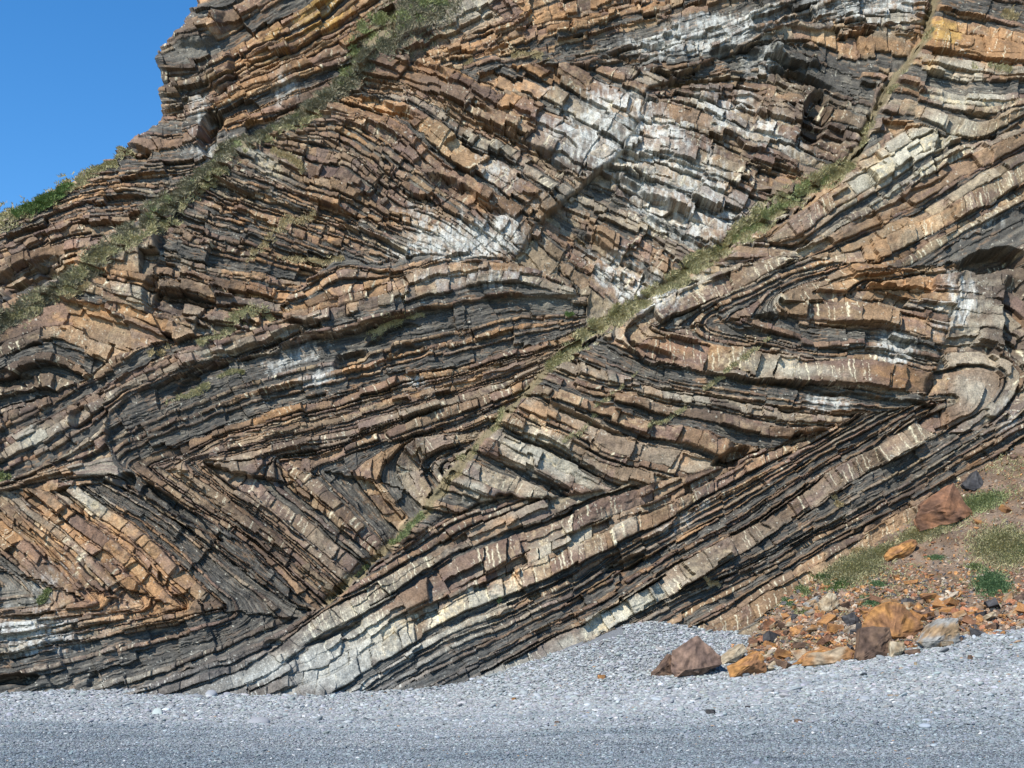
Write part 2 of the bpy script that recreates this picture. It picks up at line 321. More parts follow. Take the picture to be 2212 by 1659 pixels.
shape = U.shape
TYPE = np.zeros(shape, np.int8); BED = np.zeros(shape, np.int32); LL = np.zeros(shape, np.float32)
DL = np.zeros(shape, np.float32); DR = np.zeros(shape, np.float32); TH = np.ones(shape, np.float32); TT = np.zeros(shape, np.float32)
OFF = np.zeros(shape, np.float32); VEIN = np.zeros(shape, np.float32); ROUGH = np.ones(shape, np.float32); PID = np.zeros(shape, np.int16)
WID = {'S': 3.2, 's': 1.15, 'H': 2.4, 'h': .8}
nbed = 0
for pi, p in enumerate(P):
    px = [q[0] for q in p['poly']]; py = [q[1] for q in p['poly']]
    i0 = max(0, np.searchsorted(vg, min(py) - 20)); i1 = min(len(vg), np.searchsorted(vg, max(py) + 20) + 1)
    j0 = max(0, np.searchsorted(ug, min(px) - 20)); j1 = min(len(ug), np.searchsorted(ug, max(px) + 20) + 1)
    s = np.s_[i0:i1, j0:j1]
    a0 = int((vg[i0] - 30 - vc[0]) / cs); a1 = int((vg[i1-1] + 40 - vc[0]) / cs) + 1; b0 = int((ug[j0] - 30 - uc[0]) / cs); b1 = int((ug[j1-1] + 40 - uc[0]) / cs) + 1
    a0 = max(a0, 0); b0 = max(b0, 0)
    sub = np.s_[a0:a1, b0:b1]
    x, y = WU[s], WV[s]
    D = []; Ls = []; prev = None
    for r in p['rails']:
        dc, lc = rail_field(r, UC[sub], VC[sub])
        fd = np.zeros(UC.shape, np.float32); fl = np.zeros(UC.shape, np.float32); fd[sub] = dc; fl[sub] = lc
        D.append(up(fd, x, y)); Ls.append(up(fl, x, y))
    # orientation: next rail must be on the positive side
    r1 = p['rails'][1]; mid = np.array(r1[len(r1)//2], float)
    sg = np.sign(rail_field(p['rails'][0], np.array([mid[0]]), np.array([mid[1]]))[0][0])
    D = [d * sg for d in D]; n = len(D)
    gap = [max(4., float(np.median(np.abs(D[i][::7, ::7] - D[i+1][::7, ::7])))) for i in range(n - 1)]
    t = D[0] / gap[0]; L = Ls[0].copy()
    for i in range(n - 1):
        m = D[i] >= 0
        den = np.abs(D[i]) + np.abs(D[i+1]) + 1e-3
        f = np.where(D[i+1] < 0, np.abs(D[i]) / den, 1 + D[i+1] / gap[i])
        t = np.where(m, i + f, t); L = np.where(m, Ls[i], L)
    gy, gx = np.gradient(t, vg[i0:i1], ug[j0:j1])
    g = np.clip(np.hypot(gx, gy), 1 / 400., .5)
    t = t + g * 1.6 * (fbm(L / 14, t * 9, 11, 3) - .5) * 2
    # small faults: strata are stepped a little along through-going joints, and swell and pinch
    jt = p.get('jit', 0)
    if jt:
        cj = np.floor((L + 34 * (fbm(x / 40, y / 40, 16, 2) - .5)) / 74); ck_ = np.floor(t * .8 + 1.1 * (fbm(x / 60, y / 60, 17, 2) - .5))
        t = t + np.minimum(g, .06) * jt * (hsh(cj, ck_ + pi * 30, 18) - .5)
    cf = np.floor((L + 30 * (fbm(x / 50, y / 50, 12, 2) - .5)) / 120 + 2 * vnoise(x / 300, y / 300, 13))
    t = t + np.minimum(g, .06) * 8.5 * (hsh(cf, pi, 14) - .5) * p.get('rough', 1.2) + np.minimum(g, .06) * 9 * (fbm(L / 120, t * 1.3, 15, 2) - .5)
    # bed list
    tb = []; ty = []; rr = np.random.default_rng(100 + pi)
    for k in range(-3, n + 2):
        sq = p['seq'][k % (n - 1)] if (k < 0 or k >= n - 1) else p['seq'][k]
        ws = np.array([WID[c] * math.exp(rr.normal(0, .38)) for c in sq]); ws = ws / ws.sum(); pos = k
        for c, wd in zip(sq, ws): tb.append(pos); ty.append('SsHh'.index(c)); pos += wd
    tb = np.array(tb + [n + 2]); ty = np.array(ty)
    idx = np.clip(np.searchsorted(tb, t.ravel(), side='right') - 1, 0, len(ty) - 1).reshape(t.shape)
    m = inpoly(PU[s], PV[s], p['poly'])
    if pi == 0: m[:] = True
    def put(A, B): v = A[s]; v[m] = B[m]; A[s] = v
    put(TYPE, ty[idx].astype(np.int8)); put(BED, (nbed + idx).astype(np.int32)); put(LL, L)
    put(DL, (t - tb[idx]) / g); put(DR, (tb[idx+1] - t) / g); put(TH, (tb[idx+1] - tb[idx]) / g); cg = np.concatenate([[0], np.cumsum(gap)]); tq = np.interp(t, np.arange(n), cg) + np.minimum(t, 0) * gap[0] + np.maximum(t - (n - 1), 0) * gap[-1]; put(TT, tq.astype(np.float32))
    o_ = OFF[s]; o_[m] = p['off']; OFF[s] = o_
    v_ = VEIN[s]; v_[m] = p.get('vein', .35); VEIN[s] = v_
    r_ = ROUGH[s]; r_[m] = p.get('rough', 1.1); ROUGH[s] = r_
    q_ = PID[s]; q_[m] = pi; PID[s] = q_
    nbed += len(ty) + 1
DL = np.clip(DL, 0, 300); DR = np.clip(DR, 0, 300); TH = np.clip(TH, 2, 300)

def blur(A, k):
    for ax in (0, 1):
        for _ in range(2):
            c = np.cumsum(np.pad(A, [(k+1, k) if q == ax else (0, 0) for q in (0, 1)], mode='edge'), axis=ax, dtype=np.float64)
            A = ((c[2*k+1:] - c[:-2*k-1]) if ax == 0 else (c[:, 2*k+1:] - c[:, :-2*k-1])) / (2*k+1)
            A = A.astype(np.float32)
    return A
HEAD = (PID == 1)
# blocks between joints
bh = lambda s: hsh(BED, 0, s)
isS = TYPE < 2; thick = TYPE == 0
cb_ = np.bincount(BED.ravel(), minlength=nbed + 1); THB = (np.bincount(BED.ravel(), TH.ravel(), minlength=nbed + 1) / np.maximum(cb_, 1)).astype(np.float32)[BED]
sp = np.clip(np.sqrt(THB) * 9, 18, 75) * (.75 + 2.6 * bh(1) ** 2) * np.where(isS, 1, 2.6)
cross = DL - DR
slant = (bh(2) - .5) * 1.1
Lx = (LL + cross * .5 * slant + 5 * (fbm(U / 22, Vv / 22, 21, 2) - .5) + 3000) / sp
c = np.floor(Lx); fr = Lx - c; j = hsh(c, BED, 3) * .7
blk = np.where(fr >= j, c, c - 1)
jl = np.where(fr >= j, j, hsh(c - 1, BED, 3) * .7 - 1); jr = np.where(fr >= j, 1 + hsh(c + 1, BED, 3) * .7, j)
dj = np.minimum(fr - jl, jr - fr) * sp
lpos = (fr - (jl + jr) / 2) * sp          # px from block centre
B = lambda s: hsh(blk, BED, s)
edge = np.minimum(DL, DR)
PX = .0175
# larger broken masses
gl = np.floor((LL + 26 * (fbm(U / 40, Vv / 40, 31, 3) - .5)) / 95 + .37 * np.floor(TT / 60)); gt = np.floor((TT + 14 * (fbm(U / 40, Vv / 40, 32, 3) - .5)) / 44)
mass = (hsh(gl, gt + PID * 50, 5) - .5)
gl2 = np.floor((LL + 30 * (fbm(U / 60, Vv / 60, 33, 3) - .5)) / 260); gt2 = np.floor((TT + 14 * (fbm(U / 50, Vv / 50, 34, 3) - .5)) / 120)
mass2 = (hsh(gl2, gt2 + PID * 50, 6) - .5)
h = np.zeros(shape, np.float32)
lam = vnoise(LL / 30, TT / 2.6, 41) * .6 + vnoise(LL / 11, TT / 1.7, 42) * .4
sand = (.05 + .20 * bh(7)) * np.clip(TH / 20, .35, 1.35) + (B(8) - .5) * .19 * np.clip(TH / 10, .5, 1.6) \
     + PX * (lpos * (B(9) - .5) * .5 + cross * .5 * (B(10) - .5) * .8)
sand += -.05 * np.exp(-edge / 1.6) - (.03 + .10 * B(38) ** 2) * (B(11) < .6) * np.exp(-(dj / 1.1) ** 2)
sand += .02 * (lam - .5) * (bh(12) > .5)
shale = -.05 - .12 * bh(13) + .13 * (lam - .5) + .06 * (B(14) - .5)
h = np.where(isS, sand, shale)
def blob(x, y, rx, ry, an=0):
    ca, sa = math.cos(math.radians(an)), math.sin(math.radians(an)); dx = PU - x; dy = PV - y
    q = ((dx * ca + dy * sa) / rx) ** 2 + ((-dx * sa + dy * ca) / ry) ** 2
    return np.exp(-q)
SMO = np.zeros(shape, np.float32)
for b_ in [(2110,660,60,115,0),(1255,350,75,60,20),(1010,525,150,34,-6),(50,1275,80,45,0),(430,120,45,60,0),(2110,850,60,55,0),(245,728,75,34,0),(1240,440,60,30,0),(1290,690,40,30,0),(1190,640,70,22,-5),(920,600,80,24,-10),(1860,260,40,60,0),(880,1040,30,50,0)]: SMO = np.maximum(SMO, blob(*b_))
SMO = np.clip(SMO * 1.25 - .1, 0, 1)
h = h * (1 - .72 * SMO) + SMO * (.16 * (fbm(U / 15, Vv / 30, 57, 4) - .5) + .05)
h += ROUGH * (.42 * mass + .34 * mass2)
h += ROUGH * (.10 * (fbm(U / 26, Vv / 26, 51, 2) - .5) + .034 * (fbm(U / 9, Vv / 9, 52, 3) - .5) + .05 * (vnoise(LL / 9, TT / 5, 54) - .5) * (vnoise(U / 40, Vv / 40, 55) > .45))
h += 1.1 * (fbm(U / 230, Vv / 230, 53, 3) - .5)
# bulges (+) and hollows (-): x, y, rx, ry, angle, metres
FEAT = [(2150,560,75,26,-8,-1.6),(1585,985,45,16,-20,-.9),(2190,690,30,90,0,-.8),(1060,265,0,0,0,0),(1310,90,10,10,0,0),(1720,118,60,14,16,.7),(1735,168,75,16,18,-.8),
 (1010,430,95,16,28,-.7),(760,225,0,0,0,0),(820,232,90,10,16,-.5),(880,770,50,20,-20,-.4),(760,775,40,22,-25,-.7),(275,1040,22,22,40,-.7),(400,1110,110,10,38,-.55),(330,640,20,50,0,-.6),(400,660,60,25,10,-.4),
 (1650,690,28,12,8,-.5),(1480,910,0,0,0,0),(1520,950,70,28,20,.5),(1410,765,60,12,20,-.5),(1700,835,120,9,8,-.5),(1900,862,110,8,8,-.4),(1350,1215,50,12,-22,-.6),(720,1372,70,9,-24,-.6),(590,1400,20,14,-30,-.4),(460,265,25,30,0,-1.2),(480,160,28,35,20,.5),(430,60,60,40,-30,.6),
 (455,300,22,45,0,-1.),(300,335,25,15,0,-.8),(1760,260,30,60,10,-.9),(1700,130,30,8,16,-.5),(2030,330,14,45,5,-.5),(1140,300,60,16,32,.35),(1190,350,40,10,32,-.5),(930,160,60,10,35,-.4),(1400,430,100,14,32,-.5),(1330,560,110,14,33,-.5),(1480,520,110,12,33,-.4),
 (660,700,34,10,0,-.6),(850,720,60,8,-18,-.4),(560,740,120,7,-17,-.45),(430,815,70,8,-25,-.4),(170,900,22,30,30,-.5),(20,1470,60,14,-10,-.8),(190,1470,12,25,0,-.3),(1600,120,60,20,0,-.5),(1380,110,70,12,-5,-.5),(1350,130,60,16,-5,-.4),(60,600,60,25,-20,-.6),(110,580,30,30,0,-.6),(30,820,60,20,10,-.4),(1250,905,90,7,22,-.4),(1210,985,100,6,24,-.4),(1310,930,70,6,22,-.35),(1150,1035,80,6,24,-.3),(1040,240,30,8,20,-.4),(2120,250,40,5,8,-.3),(1950,430,120,6,-30,-.3)]
FEAT = [f for f in FEAT if f[2]]
for fx, fy, rx, ry, an, dm in FEAT:
    ca, sa = math.cos(math.radians(an)), math.sin(math.radians(an)); dx = PU - fx; dy = PV - fy
    q = ((dx * ca + dy * sa) / rx) ** 2 + ((-dx * sa + dy * ca) / ry) ** 2
    h += dm * np.where(q < 2.2, 1 - sstep(.45, 1.25, q), 0)
# gullies that carry the grass: broad shelves
def gully(pts, wd, dep):
    global h
    h += dep * np.exp(-(polydist(PU, PV, pts) / wd) ** 2)
G1 = [(900,20),(800,110),(745,180),(640,255),(520,325),(420,400),(330,470),(240,545),(120,640),(0,705),(-150,790)]
G2 = [(2040,-60),(2000,80),(1940,160),(1890,240),(1840,350),(1750,410),(1640,480),(1560,535),(1430,625),(1330,685),(1250,735),(1185,795),(1095,890),(1020,970),(900,1120),(840,1172),(770,1235),(700,1300)]
gully(G2, 10, -.35)
h = np.where(PID == len(P) - 1, h * (1 - .35 * sstep(1250, 1420, Vv)), h)
offs = blur(OFF, 2)
hb = h - 0.0
SKYD = polydist(U, Vv, SKY)
skymask = inpoly(U + 5 * (fbm(U / 12, Vv / 12, 61, 3) - .5), Vv + 7 * (fbm(U / 14, Vv / 14, 62, 3) - .5), [(-600, -600)] + SKY + [(490, -600)])
def Ybase(u, v):
    return 44.6 + 2.6 * sstep(0, 1400, np.asarray(u, float)) + .0105 * (1480 - v)
Yc = Ybase(U, Vv) + offs + 3.0 * np.where(HEAD, np.exp(-SKYD / 5.0), 0) + np.where(HEAD, 2.5 * sstep(600, 200, Vv) , 0)
HD = blur(HEAD.astype(np.float32), 2)
Yc = Yc + HD * .0
pos = place(U, Vv, Yc)
# relief pushes out from the face along its mean normal
nrm = np.array([-.05, -.88, .42]); nrm /= np.linalg.norm(nrm)
# keep the outline fixed: relief is applied along the face normal but compensated in height
pos = pos + h[..., None] * np.array([0, -.95, .06])
print('field done')

# ------------------------------------------------------------------ colour of the rock (real pigment only)
def blob(x, y, rx, ry, an=0):
    ca, sa = math.cos(math.radians(an)), math.sin(math.radians(an)); dx = PU - x; dy = PV - y
    q = ((dx * ca + dy * sa) / rx) ** 2 + ((-dx * sa + dy * ca) / ry) ** 2
    return np.exp(-q)
def field(lst):
    f = np.zeros(shape, np.float32)
    for b in lst: f = np.maximum(f, b[5] * blob(*b[:5]))
    return f
ORA = field([(620,70,190,95,-35,1.4),(540,210,110,70,-20,1),(700,30,70,50,-40,1.1),(1100,90,260,60,-20,.9),(1300,40,200,40,-18,.8),(830,250,110,50,28,.8),(250,720,110,45,5,1.3),(230,590,80,45,15,1.1),(300,1200,190,80,35,1.2),(330,1300,150,50,0,1),(120,1170,90,80,30,.9),(380,1320,110,40,-5,1),(900,600,120,30,-12,1),(1020,690,140,50,0,.7),(1170,910,60,35,20,.9),(2080,90,120,110,10,1.1),(1900,600,140,50,10,.9),(1480,755,110,30,8,.8),(1930,820,110,28,8,.9),(1120,190,110,60,30,.7),(640,520,150,90,20,.7),(560,620,160,60,5,.8),(900,790,200,60,-12,.7),(600,880,200,50,-18,.6),(150,430,120,60,-20,.6),(250,420,90,50,-15,.7),(1400,300,80,50,30,.5),(1800,420,60,40,0,.5),(1950,500,120,40,-30,.6),(1620,1060,250,40,-30,.6),(1550,120,60,30,0,.7),(1850,95,120,20,8,1),(1130,1240,80,25,-25,.6)])
YEL = field([(700,20,90,60,-40,1.15),(600,100,90,60,-35,.7),(450,40,60,40,-40,.5),(2040,70,60,40,10,1),(2000,150,50,40,0,.8),(350,1320,60,20,0,.3),(1180,800,20,8,0,1),(2060,180,60,30,0,.4)])
WHT = field([(1350,300,170,110,20,1.05),(1480,430,160,110,30,1),(1380,620,120,50,33,1.25),(1000,520,190,50,-8,.95),(1520,70,170,45,-12,1.2),(1880,20,130,40,5,1.2),(1650,130,60,30,0,.8),(2070,650,60,100,0,.75),(1930,760,60,45,0,1),(980,600,110,35,-12,.6),(60,1370,110,55,0,1),(620,190,40,40,0,.8),(430,240,40,60,0,.7),(450,330,60,60,0,.6),(690,820,70,30,-15,.7),(620,780,140,30,-18,.6),(1790,870,60,25,0,.9),(560,1460,130,20,-15,.7),(1620,280,120,50,20,.8),(120,1250,60,60,0,.5),(900,830,30,20,0,.8),(1560,250,90,60,25,.8),(2140,470,80,30,-20,.6),(1100,600,80,30,0,.6),(900,480,60,50,35,.6),(1080,380,120,50,35,.6),(1480,1120,80,15,-30,.6),(2180,900,60,60,0,.5)])
PAL = field([(760,1400,170,90,-25,1.15),(1000,1330,220,60,-27,.8),(1250,1170,260,45,-27,.6),(1350,1320,200,25,-28,.9),(1950,350,200,60,-33,1),(2080,190,120,60,10,.9),(1180,990,130,70,24,.85),(1020,1060,90,40,20,.8),(1450,860,180,40,12,.5),(1700,800,180,25,8,.7),(560,350,110,30,22,.8),(1000,30,120,40,-20,.6),(2100,840,50,50,0,.6),(230,990,70,50,0,.3),(80,940,90,50,-30,.6),(1700,560,150,25,-28,.5),(1680,660,30,20,0,.8),(600,1440,150,30,-20,.8),(200,1080,80,60,0,.6),(400,860,60,20,-20,.3),(180,1470,200,25,-5,.7),(1500,620,120,25,-30,.7),(1900,1040,220,25,-30,.35)])
DRK = field([(420,900,190,70,-22,1.1),(560,1320,150,70,10,1.1),(480,1400,200,40,-15,.9),(900,700,160,40,-12,.9),(40,800,160,90,15,1),(420,120,60,90,0,1.2),(390,180,60,60,0,.8),(470,370,120,50,0,.6),(1780,250,120,120,0,.9),(1720,130,110,45,15,1.3),(1440,130,90,40,0,.7),(700,1020,200,90,35,.5),(560,1130,180,60,37,.5),(2180,600,90,90,0,1.1),(2180,760,60,80,0,.7),(1560,910,110,50,20,.6),(1350,800,80,30,20,.7),(1650,730,160,40,10,.5),(1240,370,60,50,0,.7),(1300,330,90,40,30,.4),(700,560,150,50,10,.5),(400,620,120,60,10,.5),(500,520,120,50,20,.5),(1900,1100,180,40,-30,.5),(1600,1250,150,25,-28,.6),(1000,1430,140,20,-26,.5)])
BRN = field([(560,1130,260,110,37,1),(930,780,280,110,-12,.9),(650,950,260,60,-18,.8),(1250,930,200,90,22,.6),(1600,700,220,90,10,.7),(1780,1050,280,30,-33,1.1),(400,560,250,120,15,.6),(600,120,250,120,-35,.4),(1600,320,150,100,20,.5),(100,780,160,90,0,.9),(1600,1150,250,70,-30,.6),(1350,1150,200,30,-28,.5),(1450,930,150,60,15,.6)])
n1 = fbm(U / 34, Vv / 34, 71, 4); n2 = fbm(LL / 30, TT / 9, 72, 3); n3 = fbm(U / 9, Vv / 9, 73, 4); n4 = vnoise(U / 2.1, Vv / 2.1, 74)
def mix(a, b, f): return a + (np.asarray(b, np.float32) - a) * f[..., None]
pal = np.array([[.190,.118,.072],[.265,.165,.090],[.290,.235,.160],[.150,.100,.076],[.275,.245,.195],[.225,.150,.094]], np.float32)
rb = bh(15) * .55 + B(16) * .25 + n1 * .35
C = pal[np.clip((bh(17) * 6).astype(int), 0, 5)]
C = C * .72 + pal[np.clip((B(18) * 6).astype(int), 0, 5)] * .28
ora = sstep(.30, .72, ORA * .75 + .55 * (n1 - .5) + .45 * (B(19) - .5) + .35 * (n2 - .5) + .22)
C = mix(C, [.40, .205, .085], ora * .62)
yel = sstep(.42, .7, YEL * .8 + .7 * (n3 - .5) + .3 * (n1 - .5)); C = mix(C, [.50, .30, .08], yel * .7)
pa = sstep(.34, .75, PAL * .8 + .5 * (n1 - .5) + .4 * (B(20) - .5) + .12); C = mix(C, [.40, .365, .295], pa * .8)
bw = np.clip(.30 + .6 * BRN - .9 * np.clip(PAL - .35, 0, 1), 0, .85) * (.5 + n1); C = mix(C, [.175, .108, .066], np.clip(bw, 0, .85) * (1 - .6 * ora))
pur = sstep(.55, .85, B(21) * .5 + n2 * .7); C = mix(C, [.135, .088, .078], pur * (1 - pa) * .6)
C = mix(C, [.24, .215, .175], SMO * .45)
cream = sstep(.66, .78, n3 * .6 + B(22) * .45) * (.3 + .7 * pa); C = mix(C, [.50, .39, .24], cream * .6)
# grain along and across the bed
C = C * (.62 + .76 * n3)[..., None] * (.91 + .18 * n4)[..., None] * (.93 + .14 * vnoise(LL / 3.2, TT / 14, 75))[..., None] * ((.80 + .4 * B(35)) * (.7 + .6 * fbm(U / 70, Vv / 55, 87, 3)))[..., None]
# dark skin of iron and algae on some bed faces
skin = sstep(.46, .72, DRK * .5 + n1 * .45 + .25 * (n2 - .5) + .22 * fbm(U / 11, Vv / 16, 88, 4) + .25 * (B(23) - .5)); C = mix(C, [.072, .052, .040], skin * .75)
sh = np.zeros(shape + (3,), np.float32); sl_ = vnoise(LL / 34, TT / 2.2, 76); sl2 = vnoise(LL / 15, TT / 1.6, 77)
sh[:] = [.070, .063, .055]; sh = mix(sh, [.16, .14, .115], sstep(.5, .95, sl_)); sh = mix(sh, [.27, .155, .085], sstep(.62, .9, sl2 * .6 + n1 * .5) * (1 - .8 * np.clip(DRK, 0, 1)) * .85)
sh = mix(sh, [.30, .27, .22], sstep(.45, .9, PAL * .5 + .5 * sl2) * .5)
sh = sh * (.7 + .6 * n3)[..., None]
C = np.where(isS[..., None], C, mix(sh, [.20, .18, .15], SMO * .6))
# soft joints and bedding partings carry dark soil
seam = np.where(isS, np.exp(-(dj / .9) ** 2) * (B(11) < .6) * (.15 + .5 * B(38)), 0) + np.exp(-edge / 1.1) * .25
C = C * (1 - np.clip(seam, 0, .85))[..., None]
# salt and lime wash, run down the face in streaks
drip = fbm(U / 5, Vv / 26, 78, 3) * .6 + fbm(U / 22, Vv / 30, 79, 4) * .55
wt = sstep(.56, .74, WHT * .42 + drip * .5 + .16 * B(37) + .12 * vnoise(LL / 25, TT / 7, 86)) ; C = mix(C, [.57, .56, .53], wt * (.25 + .75 * sstep(.38, .62, .75 * fbm(U / 6, Vv / 14, 85, 4) + .25 * B(36))) * np.where(isS, .74, .64) * np.clip(WHT * 1.6, 0, 1))
spk = (vnoise(U / 3.0, Vv / 2.2, 80) > .83) & (hsh(np.floor(U / 9), np.floor(Vv / 9), 81) < .12 + .25 * np.clip(WHT + PAL * .4, 0, 1)); C = mix(C, [.58, .54, .45], spk * .6)
# quartz veins: short pale strokes across the beds
vs = 15 + 14 * bh(24)
for k in (0, 1):
    Lq = (LL + cross * (.12 + .25 * (bh(25) - .5)) + 2.2 * (vnoise(U / 5, Vv / 5, 82 + k) - .5) * 2 + 4000 + 7 * k) / vs
    cq = np.floor(Lq); fq = (Lq - cq - .2 - .6 * hsh(cq, BED, 26 + k)) * vs
    wq = .35 + 1.5 * hsh(cq, BED, 28 + k) ** 4; a0 = hsh(cq, BED, 30 + k) * .6; fr2 = DL / TH
    on = (hsh(cq, BED, 32 + k) < VEIN * 1.5 * sstep(.35, .7, vnoise(LL / 55, BED * 3.7, 89)) * (bh(34) > .35 * (VEIN < .9))) & isS & (TH > 8) & (fr2 > a0 - .15) & (fr2 < a0 + .5 + .4 * hsh(cq, BED, 36 + k))
    C = mix(C, [.66, .58, .42], np.exp(-(fq / wq) ** 2) * on * .9)
# foreground slabs near the beach are scoured clean and grey
sc_ = sstep(1330, 1490, Vv + 40 * (n1 - .5) - .05 * U + 60) * np.where(PID == len(P) - 1, 1, .35); C = mix(C, C.mean(-1, keepdims=True) * [.98, .97, .93] + .01, sc_ * .7)
# thin dry turf caught along gullies and ledges
turf = np.exp(-(polydist(PU, PV, G2) / 11) ** 2); C = mix(C, [.17, .135, .075], sstep(.25, .7, turf * .9 + .4 * (n3 - .5)) * .85)
turf = np.exp(-(polydist(PU, PV, G1) / (13 + 22 * sstep(560, 950, U))) ** 2); C = mix(C, [.17, .135, .08], sstep(.25, .65, turf * .9 + .4 * (n3 - .5)) * .85)
C = np.clip(C * np.array([.98, 1., .95]), .012, .8)
print('colour done')

# ------------------------------------------------------------------ split into beds
keep = ~skymask
tal = inpoly(U, Vv, [(1700,1600),(1720,1370),(1800,1300),(1960,1200),(2100,1110),(2230,1030),(2760,720),(2760,1700)])
keep &= ~tal
fm = keep[:-1, :-1] & keep[1:, :-1] & keep[:-1, 1:] & keep[1:, 1:]
# faces stretched right across the sky gap are dropped
ids = np.arange(U.size, dtype=np.int32).reshape(shape)
F = np.stack([ids[:-1, :-1][fm], ids[1:, :-1][fm], ids[1:, 1:][fm], ids[:-1, 1:][fm]], -1)
FB = BED[:-1, :-1][fm]; FH = HEAD[:-1, :-1][fm]; FT = TYPE[:-1, :-1][fm]
Pf = pos.reshape(-1, 3); Cf = C.reshape(-1, 3)
def submesh(name, faces, parent):
    u, inv = np.unique(faces.ravel(), return_inverse=True)
    return mesh_obj(name, Pf[u], inv.reshape(-1, 4), Cf[u], M_ROCK, parent)
cliff = bpy.data.objects.new('cliff', None); COL.objects.link(cliff); cliff.location = (0, 46, 0); tag(cliff, kind='structure')
headland = bpy.data.objects.new('headland', None); COL.objects.link(headland); headland.location = (-12, 55, 0); tag(headland, kind='structure')
for root, sel in ((cliff, ~FH), (headland, FH)):
    inv_loc = np.array(root.location)
    Fs, Bs, Ts = F[sel], FB[sel], FT[sel]
    order = np.argsort(Bs, kind='stable'); Fs, Bs, Ts = Fs[order], Bs[order], Ts[order]
    ub, st, cnt = np.unique(Bs, return_index=True, return_counts=True)
    rest = []; used = [0, 0]
    for k in np.argsort(-cnt):
        sl2_ = slice(st[k], st[k] + cnt[k]); shl = int(Ts[st[k]] >= 2)
        if cnt[k] < 120 or used[shl] >= 290: rest.append(Fs[sl2_]); continue
        used[shl] += 1
        o = submesh('shale_bed' if shl else 'sandstone_bed', Fs[sl2_], root); o.location = -root.location
    if rest:
        o = submesh('thin_beds', np.concatenate(rest), root); o['kind'] = 'stuff'; o.location = -root.location
print('faces', len(F))
# land behind the skyline, so the headland is a hill and not a skin
sk = catmull(SKY[1:], 4); top = place(sk[:, 0] + 3, sk[:, 1] + 5, Ybase(sk[:, 0], sk[:, 1]) + 10.3)
rows = [top]
for k in range(1, 14):
    q = top.copy(); q[:, 1] += k * 5; q[:, 0] += k * 2.0; q[:, 2] -= .9 * k + .5 * np.sin(k + np.arange(len(q)) * .3); rows.append(q)
R = np.concatenate(rows); n_ = len(sk); ff = [[a_ * n_ + b_, a_ * n_ + b_ + 1, (a_+1) * n_ + b_ + 1, (a_+1) * n_ + b_] for a_ in range(13) for b_ in range(n_ - 1)]
o = mesh_obj('hill', R, ff, np.tile([.10, .10, .05], (len(R), 1)) * (.7 + .6 * rng.random((len(R), 1))), M_SOIL, smooth=True); tag(o, kind='structure')

def surf(u, v):
    """point on the built face near measured position u, v"""
    i = np.clip(np.searchsorted(vg, v), 0, len(vg) - 1); j = np.clip(np.searchsorted(ug, u), 0, len(ug) - 1)
    return pos[i, j]

# ------------------------------------------------------------------ beach
ctl = []
for u, v, Y in [(0,1500,None),(-300,1500,None),(500,1491,None),(1000,1478,None),(1430,1463,42.5),(1620,1457,42),(1850,1424,41),(2212,1362,40.5),(2500,1320,40.5),
                (1400,1350,None),(1600,1372,None),(1200,1408,None),(-100,1659,21.8),(1106,1659,21.8),(2300,1659,22),(0,1570,30.3),(1106,1570,30.3),(2212,1530,30),(1700,1500,34),(2212,1440,36)]:
    if Y is None: Y = float(Ybase(u, v)) + (-1.0 if u > 700 else -.1) - .25
    ctl.append(place(u, v, Y))
ctl = np.array(ctl); ctl = np.concatenate([ctl, [[-40, 8, 0], [0, 5, 0], [40, 8, .1], [-60, 60, 1.5], [50, 60, 4], [0, 60, 3.2]]])
beachz = TPS(ctl[:, :2], ctl[:, 2], .5)
bx, by = np.meshgrid(np.concatenate([np.arange(-90, -26, 2.), np.arange(-26, 26, .22), np.arange(26, 90, 2.)]), np.concatenate([np.arange(-30, 16, 2.), np.arange(16, 56, .22), np.arange(56, 90, 3.)]))
def bz(x, y):
    x = np.asarray(x, float); y = np.asarray(y, float)
    return beachz(np.clip(x, -45, 45), np.clip(y, 8, 62)) + .10 * (fbm(x / 2.2, y / 1.2, 90, 4) - .5)
def shadow_tone(x, y):  # soft shadow band across the foreground, painted into the shingle colours
    """0 pale cobbles outside the shadow - 1 soft shadow put into the colour of the fine shingle lower on the beach"""
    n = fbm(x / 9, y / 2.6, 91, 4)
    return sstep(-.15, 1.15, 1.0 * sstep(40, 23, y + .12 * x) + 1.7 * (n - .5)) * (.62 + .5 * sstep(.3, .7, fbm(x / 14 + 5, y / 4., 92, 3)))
BZ = bz(bx, by); V = np.stack([bx, by, BZ], -1).reshape(-1, 3)
ni, nj = bx.shape; I = np.arange(ni * nj).reshape(ni, nj)
FF = np.stack([I[:-1, :-1], I[:-1, 1:], I[1:, 1:], I[1:, :-1]], -1).reshape(-1, 4)
dm = np.clip(shadow_tone(V[:, 0], V[:, 1]), 0, 1)[:, None]  # the painted shadow band also tints the bed under the pebbles
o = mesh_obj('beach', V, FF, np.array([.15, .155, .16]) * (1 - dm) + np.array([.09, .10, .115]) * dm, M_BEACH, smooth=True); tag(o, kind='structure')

# ------------------------------------------------------------------ scree slope
tc_ = []
for u, v, Y in [(1600,1405,45.),(1620,1452,42.3),(1740,1440,42),(1850,1418,41.3),(2000,1403,41),(2212,1352,40.8),(2420,1300,40.8),(2650,1280,41),(1850,1320,44.2),(2000,1290,44.6),(2212,1200,44.9),(2420,1100,45),(1760,1350,44)]:
    tc_.append(place(u, v, Y))
for u, v in TALTOP[1:]: tc_.append(place(u, v, float(Ybase(u, v)) - 1.25))
tc_ = np.array(tc_)
